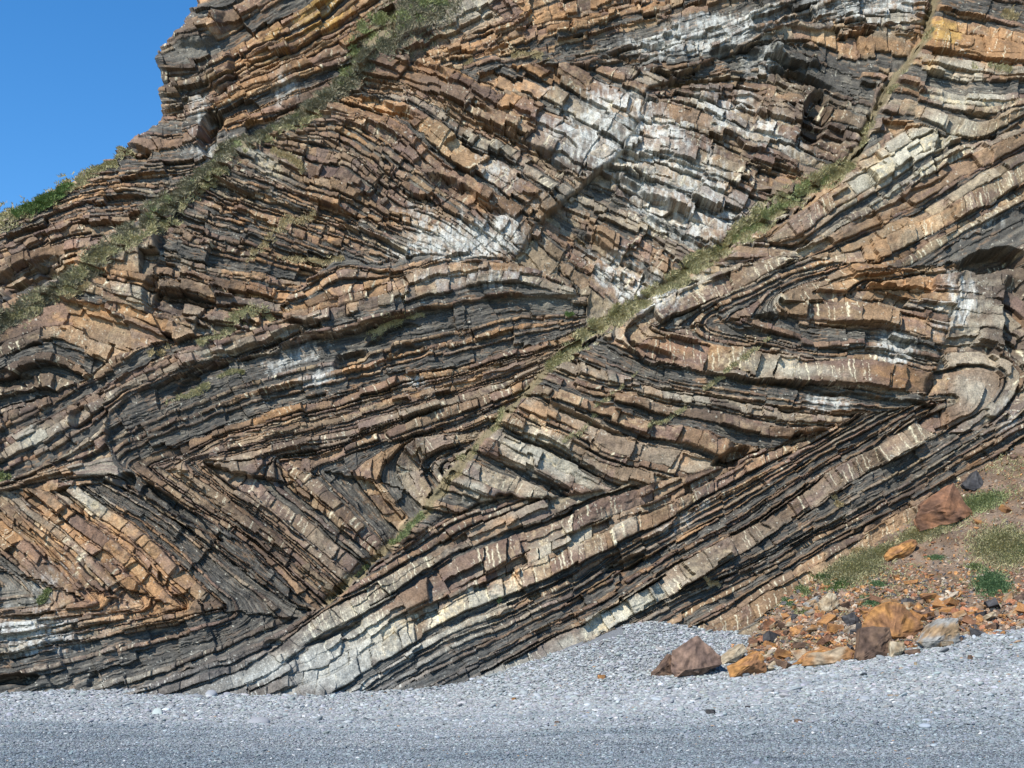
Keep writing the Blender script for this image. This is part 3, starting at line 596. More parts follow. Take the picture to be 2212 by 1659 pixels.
# as a surface y(u-ish): parametrise by x and z
scr = TPS(tc_[:, [0, 2]], tc_[:, 1], .3)
xs = np.arange(7, 31, .085); zs = np.arange(-.6, 11.5, .075); SX, SZ = np.meshgrid(xs, zs)
# lower and upper edges of the slope in x
edge_pts = np.array([place(u, v, float(Ybase(u, v)) - 1.2) for u, v in TALTOP]); zt = np.interp(SX, edge_pts[:, 0], edge_pts[:, 2])
SY = scr(SX, SZ) - .55 * (fbm(SX / .9, SZ / .7, 101, 4) - .5) - .16 * (fbm(SX / .2, SZ / .2, 102, 3) - .5) + .8 * sstep(-.3, .5, SZ - zt)
nn = fbm(SX / .8, SZ / .5, 103, 4); n5 = fbm(SX / .15, SZ / .12, 104, 3)
SCc = mix(np.full(SX.shape + (3,), 1, np.float32) * np.array([.13, .088, .058], np.float32), [.17, .125, .09], sstep(.4, .6, nn)); SCc = mix(SCc, [.22, .13, .07], sstep(.6, .75, n5) * .6); SCc *= (.6 + .8 * n5)[..., None]
km = SZ < zt + .35 * (fbm(SX / .6, SZ * 0, 105, 3) - .2); fmk = km[:-1, :-1] & km[1:, 1:]
I = np.arange(SX.size).reshape(SX.shape); FF = np.stack([I[:-1, :-1][fmk], I[:-1, 1:][fmk], I[1:, 1:][fmk], I[1:, :-1][fmk]], -1)
o = mesh_obj('scree_slope', np.stack([SX, SY, SZ], -1).reshape(-1, 3), FF, SCc.reshape(-1, 3), M_SOIL); tag(o, kind='structure')
def scree_at(u, v):
    """where the sight line through (u, v) meets the scree or the beach"""
    rx, ry, rz = [float(q) for q in ray(u, v)]
    Ys = np.linspace(20, 52, 900); k = Ys / ry; X = rx * k; Z = CAMZ + rz * k
    hit = (Z < bz(X, Ys))
    if X.max() > 7: hit |= (X > 7) & (Ys > scr(X, Z) - .55 * (fbm(X / .9, Z / .7, 101, 4) - .5)) & (Z < np.interp(X, edge_pts[:, 0], edge_pts[:, 2]) + .4)
    i = int(np.argmax(hit)) if hit.any() else -1
    return Vector((X[i], Ys[i], Z[i]))

# ------------------------------------------------------------------ boulders
COLR = {'orange': [(.44,.215,.07),(.30,.15,.07)], 'brown': [(.20,.125,.08),(.11,.07,.05)], 'purple': [(.24,.155,.11),(.16,.105,.08)], 'cream': [(.46,.38,.26),(.34,.25,.15)],
        'grey': [(.30,.29,.26),(.33,.22,.12)], 'dark': [(.085,.08,.078),(.05,.048,.05)], 'red': [(.30,.145,.075),(.19,.10,.06)], 'tan': [(.38,.29,.19),(.36,.19,.08)]}
def rock_mesh(pts, colr, seed, cuts=3, rough=.045):
    """angular block: hull of the given corner points, subdivided, chipped"""
    bm = bmesh.new()
    for p_ in pts: bm.verts.new(p_)
    r = bmesh.ops.convex_hull(bm, input=bm.verts); 
    junk = [g_ for g_ in r['geom_interior'] + r['geom_unused'] if isinstance(g_, bmesh.types.BMVert)]
    bmesh.ops.delete(bm, geom=list(set(junk)), context='VERTS')
    bmesh.ops.dissolve_limit(bm, angle_limit=math.radians(20), verts=bm.verts, edges=bm.edges)
    size = max((Vector(a_) - Vector(b_)).length for a_ in pts for b_ in pts)
    bmesh.ops.triangulate(bm, faces=bm.faces)
    bmesh.ops.subdivide_edges(bm, edges=bm.edges, cuts=cuts, use_grid_fill=True)
    bm.normal_update(); ca, cb = COLR[colr]; cols = []
    for v_ in bm.verts:
        q = v_.co / size * 3.2 + Vector((seed * 3.1, seed, 0))
        d = mnoise.fractal(q, .9, 2.1, 4) ; lay = mnoise.noise(Vector((q.x * .6, q.y * .6, q.z * 7 + q.x * 2)))
        st_ = math.floor(2.2 * mnoise.noise(q * 1.1 + Vector((4, 4, 4)))) / 2.2; ck = abs(mnoise.noise(q * 1.6 + Vector((1, 7, 3)))); ck = max(0, 1 - ck / .05)
        v_.co += v_.normal * size * (rough * .55 * d + .030 * st_ + .010 * lay - .018 * ck)
        t_ = min(1, max(0, .5 + 3.0 * mnoise.noise(q * 1.3 + Vector((9, 0, 0)) + .3 * mnoise.noise_vector(q * 4)))); g_ = .85 + .5 * mnoise.noise(q * 5)
        dr = 1 if mnoise.noise(q * 2.2) > -.25 else .7
        g_ *= (1 - .6 * ck) * (.85 + .3 * abs(lay)); cols.append([(ca[i] * t_ + cb[i] * (1 - t_)) * g_ * dr for i in range(3)])
    me = bpy.data.meshes.new('rock'); bm.to_mesh(me); bm.free()
    at = me.color_attributes.new('tint', 'FLOAT_COLOR', 'POINT'); c4 = np.ones((len(cols), 4), np.float32); c4[:, :3] = np.clip(cols, .01, .8); at.data.foreach_set('color', c4.ravel())
    me.materials.append(M_BOULDER)
    return me
def traced_boulder(outline, colr, label, name='boulder', depth=.8, seed=0, group=None, lean=.35, sink=.04):
    cx_ = sum(p_[0] for p_ in outline) / len(outline); cy_ = max(p_[1] for p_ in outline); outline = [(cx_ + (a_ - cx_) * 1.1, cy_ + (b_ - cy_) * 1.1 + 2) for a_, b_ in outline]
    """outline (measured corners, going round); stands at its own distance and gets real thickness"""
    us = [p_[0] for p_ in outline]; vs_ = [p_[1] for p_ in outline]; cu = sum(us) / len(us)
    base = scree_at(cu, max(vs_) - 1)
    Yb = base.y + .12; wdt = (max(us) - min(us)) * Yb / FOC; hgt = (max(vs_) - min(vs_)) * Yb / FOC; dp = depth * max(min(wdt, hgt), .5 * wdt)
    pts = []; rr = random.Random(seed + 5)
    mv = max(vs_); vmid = (max(vs_) + min(vs_)) / 2
    for (u, v) in outline:
        f = (mv - v) / (mv - min(vs_) + 1e-6)             # 0 foot - 1 crown
        p0 = Vector(place(u, v, Yb + lean * dp * f)); pts.append(p0)
        pts.append(p0 + Vector(((cu - u) * Yb / FOC * .18, dp * rr.uniform(.8, 1.1), -hgt * .05 * rr.random())))
    # a nose towards the viewer gives front facets
    for q in range(2):
        u = cu + (max(us) - min(us)) * rr.uniform(-.2, .2); v = mv - (mv - min(vs_)) * rr.uniform(.12, .5)
        pts.append(Vector(place(u, v, Yb - dp * rr.uniform(.12, .3))))
    foot = Vector((base.x, Yb + dp * .4, min(p_.z for p_ in pts)))
    pts = [p_ - foot for p_ in pts]
    me = rock_mesh(pts, colr, seed, 6 if wdt > .6 else 4)
    o = bpy.data.objects.new(name, me); COL.objects.link(o); o.location = foot - Vector((0, 0, sink)); me.name = name
    return tag(o, label, 'boulder' if name == 'boulder' else 'stone', group)
TB = [
 ([(1457,1405),(1507,1376),(1526,1390),(1551,1419),(1554,1433),(1507,1461),(1460,1464),(1452,1440)],'purple','big purple-brown split boulder standing on the pebbles left of the scree',.8),
 ([(1409,1450),(1447,1412),(1462,1428),(1455,1455),(1438,1462),(1412,1460)],'brown','dark cracked slab leaning on the left side of the purple-brown boulder',.6),
 ([(1575,1438),(1609,1416),(1638,1407),(1650,1419),(1652,1450),(1620,1462),(1583,1462)],'orange','orange boulder with a flat grey top on the pebbles, right of the purple-brown one',.7),
 ([(1551,1420),(1602,1390),(1611,1405),(1592,1426),(1553,1436)],'cream','pale wedge-shaped boulder behind the gap between the purple-brown and the grey-topped boulders',.7),
 ([(1636,1392),(1664,1392),(1664,1405),(1637,1405)],'red','small dark red brick-shaped stone lying behind the grey-topped orange boulder',.7),
 ([(1747,1410),(1825,1396),(1852,1410),(1840,1426),(1815,1436),(1735,1434),(1760,1420)],'tan','long pale flat slab lying at the beach edge left of the brown block',.5),
 ([(1712,1432),(1746,1406),(1774,1400),(1777,1410),(1748,1434)],'orange','thin orange slab tilted behind the left end of the long pale slab',.5),
 ([(1866,1362),(1873,1341),(1897,1314),(1924,1304),(1948,1306),(1969,1321),(1989,1345),(1982,1376),(1930,1386),(1890,1372)],'orange','largest rounded orange boulder at the foot of the scree',.8),
 ([(1862,1358),(1920,1356),(1926,1384),(1921,1412),(1866,1424),(1853,1417),(1855,1382)],'brown','dark brown square block under the left half of the largest orange boulder',.7),
 ([(1924,1384),(1952,1386),(1955,1400),(1941,1419),(1924,1419)],'cream','small cream block wedged at the foot of the largest orange boulder',.8),
 ([(1987,1384),(2016,1352),(2044,1335),(2064,1338),(2070,1360),(2068,1384),(2037,1398),(2003,1396)],'grey','big grey-topped brown boulder just right of the largest orange boulder',.8),
 ([(1972,1311),(1986,1300),(1997,1314),(1984,1329)],'orange','small orange cube above the right shoulder of the largest boulder',.9),
 ([(1986,1326),(2006,1311),(2021,1328),(1995,1343)],'brown','small brown cube lying against the orange cube above the largest boulder',.9),
 ([(1770,1300),(1791,1280),(1803,1284),(1813,1300),(1811,1311),(1777,1324)],'cream','cream and orange faceted boulder left of the scree centre, up on the slope',.8),
 ([(1736,1300),(1765,1286),(1772,1312),(1742,1315)],'grey','grey rounded stone touching the left side of the cream faceted boulder',.8),
 ([(1706,1358),(1722,1348),(1741,1350),(1745,1367),(1712,1370)],'orange','rough orange stone at the left foot of the scree',.9),
 ([(1664,1360),(1700,1358),(1704,1370),(1668,1374)],'red','low rust-red slab just left of the rough orange stone',.6),
 ([(1985,1112),(2000,1085),(2058,1048),(2085,1085),(2095,1107),(2050,1127),(2015,1130),(1990,1145)],'red','big rust-red boulder lodged at the top of the scree against the cliff',.6),
 ([(2081,1044),(2109,1017),(2134,1049),(2124,1062),(2088,1052)],'dark','dark grey angular boulder above the rust-red one at the top of the scree',.7),
 ([(1912,1200),(1928,1181),(1975,1164),(1981,1174),(1962,1197),(1917,1210)],'orange','flat orange boulder half way up the left edge of the scree',.6),
 ([(2108,1330),(2124,1316),(2134,1332),(2118,1346)],'orange','bright orange stone in the rubble right of the big grey-topped boulder',.8),
 ([(2176,1325),(2205,1304),(2240,1306),(2240,1330),(2184,1332)],'tan','pale brown boulder at the right edge of the photo above the beach',.7),
 ([(2194,1285),(2212,1276),(2240,1276),(2240,1300),(2196,1300)],'brown','dark brown boulder at the right edge, above the pale brown one',.7),
 ([(1893,1282),(1914,1268),(1921,1272),(1902,1285)],'red','thin pinkish slab lying on bare soil above the largest boulder',.6),
 ([(2072,1364),(2092,1360),(2096,1370),(2080,1374)],'cream','small cream stone right beside the big grey-topped boulder',.7),
 ([(2096,1350),(2134,1366),(2128,1376),(2100,1376)],'dark','dark flat triangular slab at the beach edge, right of the small cream stone',.5),
 ([(1866,1245),(1890,1238),(1890,1252),(1868,1256)],'orange','orange block among green tufts on the left side of the scree',.8),
 ([(1820,1330),(1845,1320),(1862,1345),(1830,1352)],'dark','dark slaty stone left of the largest orange boulder',.6),
 ([(1778,1345),(1802,1338),(1806,1356),(1782,1360)],'brown','brown stone below the cream faceted boulder',.8),
 ([(2140,1290),(2168,1284),(2172,1302),(2146,1306)],'orange','orange-brown block below the round green cushion plant',.8),
 ([(1955,1402),(1985,1398),(1990,1412),(1960,1416)],'brown','low brown stone between the small cream block and the pebbles',.7),
 ([(2060,1280),(2084,1272),(2088,1288),(2066,1292)],'tan','tan block in the middle of the right scree rubble',.7),
]
for k, (ol, cr, lb, dp) in enumerate(TB): traced_boulder(ol, cr, lb, 'boulder' if (max(p_[0] for p_ in ol) - min(p_[0] for p_ in ol)) > 30 else 'stone', dp, k * 7 + 3)
# single stones on the beach
for k, (u, v, wd, ht, cr, lb) in enumerate([(1535,1543,24,12,'dark','dark rounded stone alone on the open shingle, largest there'),(1615,1530,14,6,'dark','small dark stone on the shingle up and right of the largest dark one'),
   (1110,1514,12,8,'orange','small orange stone alone on the shingle in the middle of the beach'),(1300,1467,22,11,'orange','orange stone at the pebble edge left of the cracked dark slab'),(1204,1562,14,5,'brown','thin brown stone on the shadow-toned shingle, centre of the beach'),
   (1930,1504,30,5,'grey','long flat grey stone on the cobbles at the right'),(2096,1425,12,12,'brown','small brown block among the cobbles on the right bank'),(1725,1560,22,7,'brown','flat brown stone on the shadow-toned shingle right of the largest dark stone'),(1978,1438,9,9,'cream','small cream stone on the cobbles below the big boulders')]):
    p0 = scree_at(u, v); s_ = p0.y / FOC; rr = random.Random(k)
    pts = [Vector((math.cos(t_) * wd * s_ * .5 * rr.uniform(.85, 1.1), math.sin(t_) * wd * s_ * .4, z_ * ht * s_ + rr.uniform(-.01, .01))) * (1 if z_ < .5 else .8) for t_ in np.linspace(0, 6.28, 8)[:-1] for z_ in (-.1, .5, 1)]
    o = bpy.data.objects.new('stone', rock_mesh(pts, cr, k + 60, 2, .02)); COL.objects.link(o); o.location = p0; tag(o, lb, 'stone')
# quartz patch on the split boulder
# rubble: a family of angular stones copied over the scree
protos = []
for k in range(14):
    rr = random.Random(500 + k); el = (rr.uniform(.7, 1.2), rr.uniform(.6, 1), rr.uniform(.3, .75))
    pts = [Vector((sx * el[0] * rr.uniform(.6, 1.1), sy * el[1] * rr.uniform(.6, 1.1), sz * el[2] * rr.uniform(.7, 1.1))) * .5 for sx in (-1, 1) for sy in (-1, 1) for sz in (-1, 1)] + [Vector((rr.uniform(-.5, .5), rr.uniform(-.5, .5), el[2] * .6)) for _ in range(2)]
    protos.append(rock_mesh(pts, ['orange','tan','brown','orange','red','grey','orange','dark','brown','tan','orange','cream','brown','tan'][k], 700 + k, 1, .06))
rr = random.Random(11); cnt = 0; tries = 0
TALPOLY = [(1610,1390),(1650,1345),(1695,1295),(1850,1208),(1960,1140),(2120,1020),(2225,965),(2225,1360),(2000,1408),(1850,1425),(1740,1440),(1625,1455)]
PC_ = ['orange','tan','brown','orange','rust-red','grey','orange','black','brown','tan','orange','cream','brown','tan']
while cnt < 290 and tries < 6000:
    tries += 1; u = rr.uniform(1610, 2225); v = rr.uniform(960, 1456)
    if not inpoly(np.array([u]), np.array([v]), TALPOLY)[0]: continue
    low = sstep(1190, 1340, v + .12 * (2212 - u) * .5 - 30)
    if rr.random() > .13 + .87 * float(low) ** 2: continue
    p0 = scree_at(u, v); sz = (rr.uniform(.13, .26) if rr.random() < .62 else rr.uniform(.26, .6)) * (1. if low > .4 else .6); pk = rr.randrange(14)
    o = bpy.data.objects.new('rubble_stone', protos[pk]); COL.objects.link(o)
    o.location = p0 + Vector((0, .02, sz * .12)); o.scale = (sz * rr.uniform(.8, 1.5), sz, sz * rr.uniform(.6, 1)); o.rotation_euler = (rr.uniform(-.5, .5), rr.uniform(-.5, .5), rr.uniform(0, 6.3))
    zn_ = 'at the left foot of the scree' if u < 1740 else ('in the rubble around the big boulders' if u < 2075 and v > 1290 else ('in the rubble at the right edge' if v > 1260 else 'high on the soil slope'))
    szn = 'large' if sz > .36 else ('middle-sized' if sz > .2 else 'small'); lb_ = 'loose %s angular %s stone %s' % (szn, PC_[pk], zn_)
    tag(o, lb_, 'stone', 'loose %s %s stones %s' % (szn, PC_[pk], zn_)); cnt += 1

# ------------------------------------------------------------------ instanced pebbles and gravel (stuff)
def pebble_material(name):
    m = bpy.data.materials.new(name); m.use_nodes = True; n = m.node_tree; b = n.nodes['Principled BSDF']
    at = n.nodes.new('ShaderNodeAttribute'); at.attribute_type = 'INSTANCER'; at.attribute_name = 'pcol'
    n.links.new(at.outputs['Color'], b.inputs['Base Color']); b.inputs['Roughness'].default_value = .75; b.inputs['Specular IOR Level'].default_value = .35
    return m
def pebbles(name, pts, scl, rot, col, mat, angular=False):
    me = bpy.data.meshes.new(name); me.vertices.add(len(pts)); me.vertices.foreach_set('co', np.ascontiguousarray(pts, np.float32).ravel())
    for nm, arr in (('pscale', scl), ('prot', rot)):
        at = me.attributes.new(nm, 'FLOAT_VECTOR', 'POINT'); at.data.foreach_set('vector', np.ascontiguousarray(arr, np.float32).ravel())
    at = me.attributes.new('pcol', 'FLOAT_COLOR', 'POINT'); c4 = np.ones((len(pts), 4), np.float32); c4[:, :3] = col; at.data.foreach_set('color', c4.ravel())
    me.materials.append(mat)
    o = bpy.data.objects.new(name, me); COL.objects.link(o)
    g = bpy.data.node_groups.new(name, 'GeometryNodeTree'); g.interface.new_socket('Geometry', in_out='INPUT', socket_type='NodeSocketGeometry'); g.interface.new_socket('Geometry', in_out='OUTPUT', socket_type='NodeSocketGeometry')
    N, Lk = g.nodes, g.links; gi = N.new('NodeGroupInput'); go = N.new('NodeGroupOutput')
    joined = N.new('GeometryNodeJoinGeometry')
    for k in range(5):
        ic = N.new('GeometryNodeMeshIcoSphere'); ic.inputs['Radius'].default_value = .5; ic.inputs['Subdivisions'].default_value = 2
        spn = N.new('GeometryNodeSetPosition'); no = N.new('ShaderNodeTexNoise'); no.noise_dimensions = '4D'; no.inputs['W'].default_value = k * 3.7; no.inputs['Scale'].default_value = 1.6 if not angular else 2.6; no.inputs['Detail'].default_value = 1
        sb = N.new('ShaderNodeVectorMath'); sb.operation = 'SUBTRACT'; sb.inputs[1].default_value = (.5, .5, .5); sc2 = N.new('ShaderNodeVectorMath'); sc2.operation = 'SCALE'; sc2.inputs['Scale'].default_value = .55 if not angular else 1.1
        Lk.new(no.outputs['Color'], sb.inputs[0]); Lk.new(sb.outputs[0], sc2.inputs[0]); Lk.new(ic.outputs[0], spn.inputs['Geometry']); Lk.new(sc2.outputs[0], spn.inputs['Offset'])
        sm = N.new('GeometryNodeSetMaterial'); sm.inputs['Material'].default_value = mat
        ss = N.new('GeometryNodeSetShadeSmooth'); ss.inputs['Shade Smooth'].default_value = not angular
        gti = N.new('GeometryNodeGeometryToInstance'); Lk.new(spn.outputs[0], ss.inputs[0]); Lk.new(ss.outputs[0], sm.inputs[0]); Lk.new(sm.outputs[0], gti.inputs[0]); Lk.new(gti.outputs[0], joined.inputs[0])
    iop = N.new('GeometryNodeInstanceOnPoints'); iop.inputs['Pick Instance'].default_value = True
    ri = N.new('FunctionNodeRandomValue'); ri.data_type = 'INT'; ri.inputs[4].default_value = 0; ri.inputs[5].default_value = 4
    a1 = N.new('GeometryNodeInputNamedAttribute'); a1.data_type = 'FLOAT_VECTOR'; a1.inputs['Name'].default_value = 'pscale'
    a2 = N.new('GeometryNodeInputNamedAttribute'); a2.data_type = 'FLOAT_VECTOR'; a2.inputs['Name'].default_value = 'prot'
    Lk.new(gi.outputs[0], iop.inputs['Points']); Lk.new(joined.outputs[0], iop.inputs['Instance']); Lk.new(ri.outputs[2], iop.inputs['Instance Index'])
    Lk.new(a1.outputs[0], iop.inputs['Scale']); Lk.new(a2.outputs[0], iop.inputs['Rotation']); Lk.new(iop.outputs[0], go.inputs[0])
    md = o.modifiers.new('pebbles', 'NODES'); md.node_group = g
    return o
M_PEB = pebble_material('pebble_stone')
# sample the beach more densely where it is near
Npt = 640000
yy = 18 + 33 * rng.random(Npt) ** 1.25; xx = (rng.random(Npt) - .5) * 2 * (yy * .44 + 3.2)
zz = bz(xx, yy)
front = (yy < 46.5) | (xx > 4); xx, yy, zz = xx[front], yy[front], zz[front]; n = len(xx)
coarse = sstep(24, 40, yy + .25 * xx)
sz = (.017 + .030 * coarse) * np.exp(rng.normal(0, .38, n)) ; sz = np.clip(sz, .015, .2) * 1.25
big = rng.random(n) < .012; sz[big] *= 1.9
scl = np.stack([sz * rng.uniform(1, 1.7, n), sz * rng.uniform(.8, 1.2, n), sz * rng.uniform(.35, .7, n)], -1)
rot = np.stack([rng.normal(0, .25, n), rng.normal(0, .25, n), rng.uniform(0, 6.28, n)], -1)
shd = np.clip(shadow_tone(xx, yy), 0, 1)[:, None]
dry = np.array([.272, .284, .28]); shadow_col = np.array([.158, .184, .195])  # dry: pebble colour outside the painted shadow; second colour: pebbles darkened and blued to stand for shadow
cc = dry * (1 - shd) + shadow_col * shd; cc = cc * np.exp(rng.normal(0, .21, (n, 1))) * (1 + rng.normal(0, .03, (n, 3)))
sp_ = rng.random(n); cc[sp_ < .011] = [.52, .51, .48]; cc[(sp_ > .018) & (sp_ < .022)] = [.30, .20, .12]; cc[(sp_ > .03) & (sp_ < .08)] *= .62; cc[(sp_ > .1) & (sp_ < .2)] *= [1.06, .98, .95]
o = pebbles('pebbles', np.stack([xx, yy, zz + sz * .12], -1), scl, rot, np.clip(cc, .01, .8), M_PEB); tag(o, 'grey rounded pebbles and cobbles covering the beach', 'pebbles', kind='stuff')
# gravel and chips on the scree
Ng = 56000; gx = rng.uniform(7.5, 29, Ng); gz = rng.uniform(-.2, 10.5, Ng); okk = gz < np.interp(gx, edge_pts[:, 0], edge_pts[:, 2]) + .1
gx, gz = gx[okk], gz[okk]; gy = scr(gx, gz) - .55 * (fbm(gx / .9, gz / .7, 101, 4) - .5); n = len(gx)
lowz = sstep(5.6, 2.6, gz); keepg = rng.random(n) < .45 + .65 * lowz; gx, gz, gy, lowz = gx[keepg], gz[keepg], gy[keepg], lowz[keepg]; n = len(gx)
sz = np.clip(np.exp(rng.normal(-2.85, .5, n)), .02, .22) * (.55 + .9 * lowz)
scl = np.stack([sz * rng.uniform(1, 1.8, n), sz, sz * rng.uniform(.4, .9, n)], -1); rot = rng.uniform(-1, 1, (n, 3)) * [.8, .8, 3.1]
pc = np.array([[.40,.20,.075],[.33,.22,.14],[.20,.13,.09],[.38,.31,.23],[.10,.09,.085],[.28,.12,.06]])[rng.integers(0, 6, n)] * np.exp(rng.normal(0, .2, (n, 1)))
o = pebbles('gravel', np.stack([gx, gy - .03, gz], -1), scl, rot, np.clip(pc, .01, .8), M_PEB, True); tag(o, 'rust-brown rock chips covering the scree slope', 'gravel', kind='stuff')

# ------------------------------------------------------------------ vegetation
GC = {'green': [(.22,.26,.10),(.36,.37,.18)], 'dry': [(.40,.31,.16),(.55,.45,.25)], 'mixed': [(.30,.29,.13),(.50,.43,.25)], 'heath': [(.15,.15,.085),(.32,.28,.19)], 'gorse': [(.11,.17,.05),(.18,.25,.09)],
      'purple': [(.13,.07,.06),(.17,.11,.08)], 'sea': [(.13,.20,.085),(.22,.29,.14)]}
def blades(name, base, colr, length=.14, width=.014, seed=0, spread=.6, label=None, cat=None, kind=None, group=None, lift=0):
    """short curved blades growing from points"""
    r = np.random.default_rng(seed); n = len(base); base = np.asarray(base)
    ln = length * r.uniform(.5, 1.3, n); dx = r.normal(0, spread, n); dy = -np.abs(r.normal(.25, spread * .7, n)); up_ = r.uniform(.5, 1.1, n)
    d = np.stack([dx, dy, up_], -1); d /= np.linalg.norm(d, axis=1, keepdims=True)
    side = np.cross(d, np.stack([r.normal(0, .3, n), -np.ones(n), r.normal(0, .3, n)], -1)); side /= np.linalg.norm(side, axis=1, keepdims=True)
    w_ = (width * r.uniform(.6, 1.4, n))[:, None] * side; tip = base + d * ln[:, None] + np.stack([0 * ln, -.15 * ln, -.22 * ln], -1); midp = base + d * (ln * .55)[:, None]
    V = np.concatenate([base - w_, base + w_, midp + w_ * .8, midp - w_ * .8, tip]); i = np.arange(n)
    Ft = np.concatenate([np.stack([i, i + n, i + 2*n], -1), np.stack([i, i + 2*n, i + 3*n], -1), np.stack([i + 3*n, i + 2*n, i + 4*n], -1)])
    ca, cb = [np.array(q) for q in GC[colr]]; t_ = np.clip(.5 + .9 * (fbm(base[:, 0] / .5, base[:, 2] / .4, seed, 3) - .5) + r.normal(0, .28, n), 0, 1)[:, None]
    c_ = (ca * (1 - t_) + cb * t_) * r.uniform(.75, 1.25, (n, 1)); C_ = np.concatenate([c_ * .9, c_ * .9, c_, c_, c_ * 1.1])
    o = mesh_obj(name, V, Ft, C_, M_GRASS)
    return tag(o, label, cat, group, kind)
def band(pts, half, n, seed, gap=.5):
    """points scattered on the face along a measured line; half = half width at each vertex"""
    r = np.random.default_rng(seed); pts = np.array(pts, float); seg = np.hypot(*np.diff(pts, axis=0).T); cum = np.concatenate([[0], np.cumsum(seg)])
    s_ = r.random(n) * cum[-1]; x = np.interp(s_, cum, pts[:, 0]); y = np.interp(s_, cum, pts[:, 1]); k = np.clip(np.searchsorted(cum, s_) - 1, 0, len(seg) - 1)
    tx = np.diff(pts[:, 0])[k] / seg[k]; ty_ = np.diff(pts[:, 1])[k] / seg[k]; hw = np.interp(s_, cum, half)
    o_ = np.clip(r.normal(0, .45, n), -1, 1) * hw; x = x - ty_ * o_; y = y + tx * o_
    m = fbm(x / 22, y / 15, seed + 3, 4) + .16 * r.random(len(x)) > gap + .10 + .13 * np.abs(o_) / (hw + 1); x, y = x[m], y[m]
    x = x + 14 * (fbm(x / 30, y / 30, seed + 7, 3) - .5); y = y + 18 * (fbm(x / 30, y / 30, seed + 9, 3) - .5)
    return x, y
def lift(b, amt): b = b.copy(); b[:, 1] -= amt; return b
g1 = [(1000,-40),(930,15),(850,70),(790,120),(740,185),(690,220),(600,275),(500,330),(430,385),(370,435),(300,490),(230,550),(150,615),(90,650),(0,705),(-100,760)]
x, y = band(g1, [60,70,62,50,24,17,18,19,18,18,22,24,24,22,22,22], 48000, 1, .34); blades('heather', surf(x, y), 'heath', .26, .020, 1, .8, 'dark heath shrubs along the gully between headland and main cliff', 'heath', 'stuff')
x, y = band([(960,0),(870,40),(800,60),(770,100),(745,160),(735,190)], [26,34,36,26,16,10], 12000, 2, .45); blades('grass', lift(surf(x, y), .08), 'green', .2, .018, 2, .7, 'bright green growth in the upper end of the left gully', 'grass', 'stuff')
x, y = band([(640,250),(560,295),(470,355),(400,405),(345,450),(320,470)], [7,8,10,11,10,6], 6000, 3, .5); blades('grass', lift(surf(x, y), .1), 'green', .18, .016, 3, .6, 'green turf along the middle of the left gully', 'grass', 'stuff')
x, y = band([(700,240),(640,275),(560,320),(480,375),(420,425),(360,480),(300,520),(240,550),(170,610),(100,650),(30,700)], [9,10,10,12,14,18,24,22,24,26,26], 15000, 4, .44); blades('grass', lift(surf(x, y), .1), 'mixed', .2, .015, 4, .7, 'pale dry grass on the lower side of the left gully', 'grass', 'stuff')
x, y = band([(-100,505),(0,480),(60,455),(110,430),(170,395),(230,358),(285,325)], [30,30,28,20,16,14,8], 13000, 5, .38); blades('grass', lift(surf(x, y + 4), .1), 'mixed', .2, .018, 5, .7, 'rough grass on the sloping skyline of the headland', 'grass', 'stuff')
x, y = band([(40,470),(80,455),(130,425),(160,405)], [12,16,13,8], 5000, 6, .42); blades('gorse_bush', lift(surf(x, y + 3), .25), 'gorse', .26, .022, 6, .8, 'green gorse bush on the skyline slope at far left', 'bush')
g2 = [(1850,350),(1800,380),(1750,405),(1690,445),(1640,480),(1560,535),(1490,585),(1430,625),(1380,655),(1330,688),(1280,715),(1230,755),(1185,795)]
x, y = band(g2, [7,18,26,28,26,24,22,20,20,20,22,18,9], 42000, 7, .42); blades('grass', lift(surf(x, y), .05), 'mixed', .24, .014, 7, .6, 'long grass filling the diagonal gully across the right half of the cliff', 'grass', 'stuff')
x, y = band([(1800,380),(1740,415),(1660,470),(1600,510),(1540,550)], [9,15,17,14,8], 11000, 8, .46); blades('grass', lift(surf(x, y), .12), 'green', .24, .014, 8, .6, 'greener grass in the widest part of the diagonal gully', 'grass', 'stuff')
x, y = band([(2010,70),(1985,110),(1950,140),(1925,190),(1900,240),(1870,290),(1850,340)], [6,9,9,9,8,8,6], 4500, 9, .5); blades('grass', lift(surf(x, y), .05), 'mixed', .2, .014, 9, .6, 'thin grass up the steep gully at the upper right', 'grass', 'stuff')
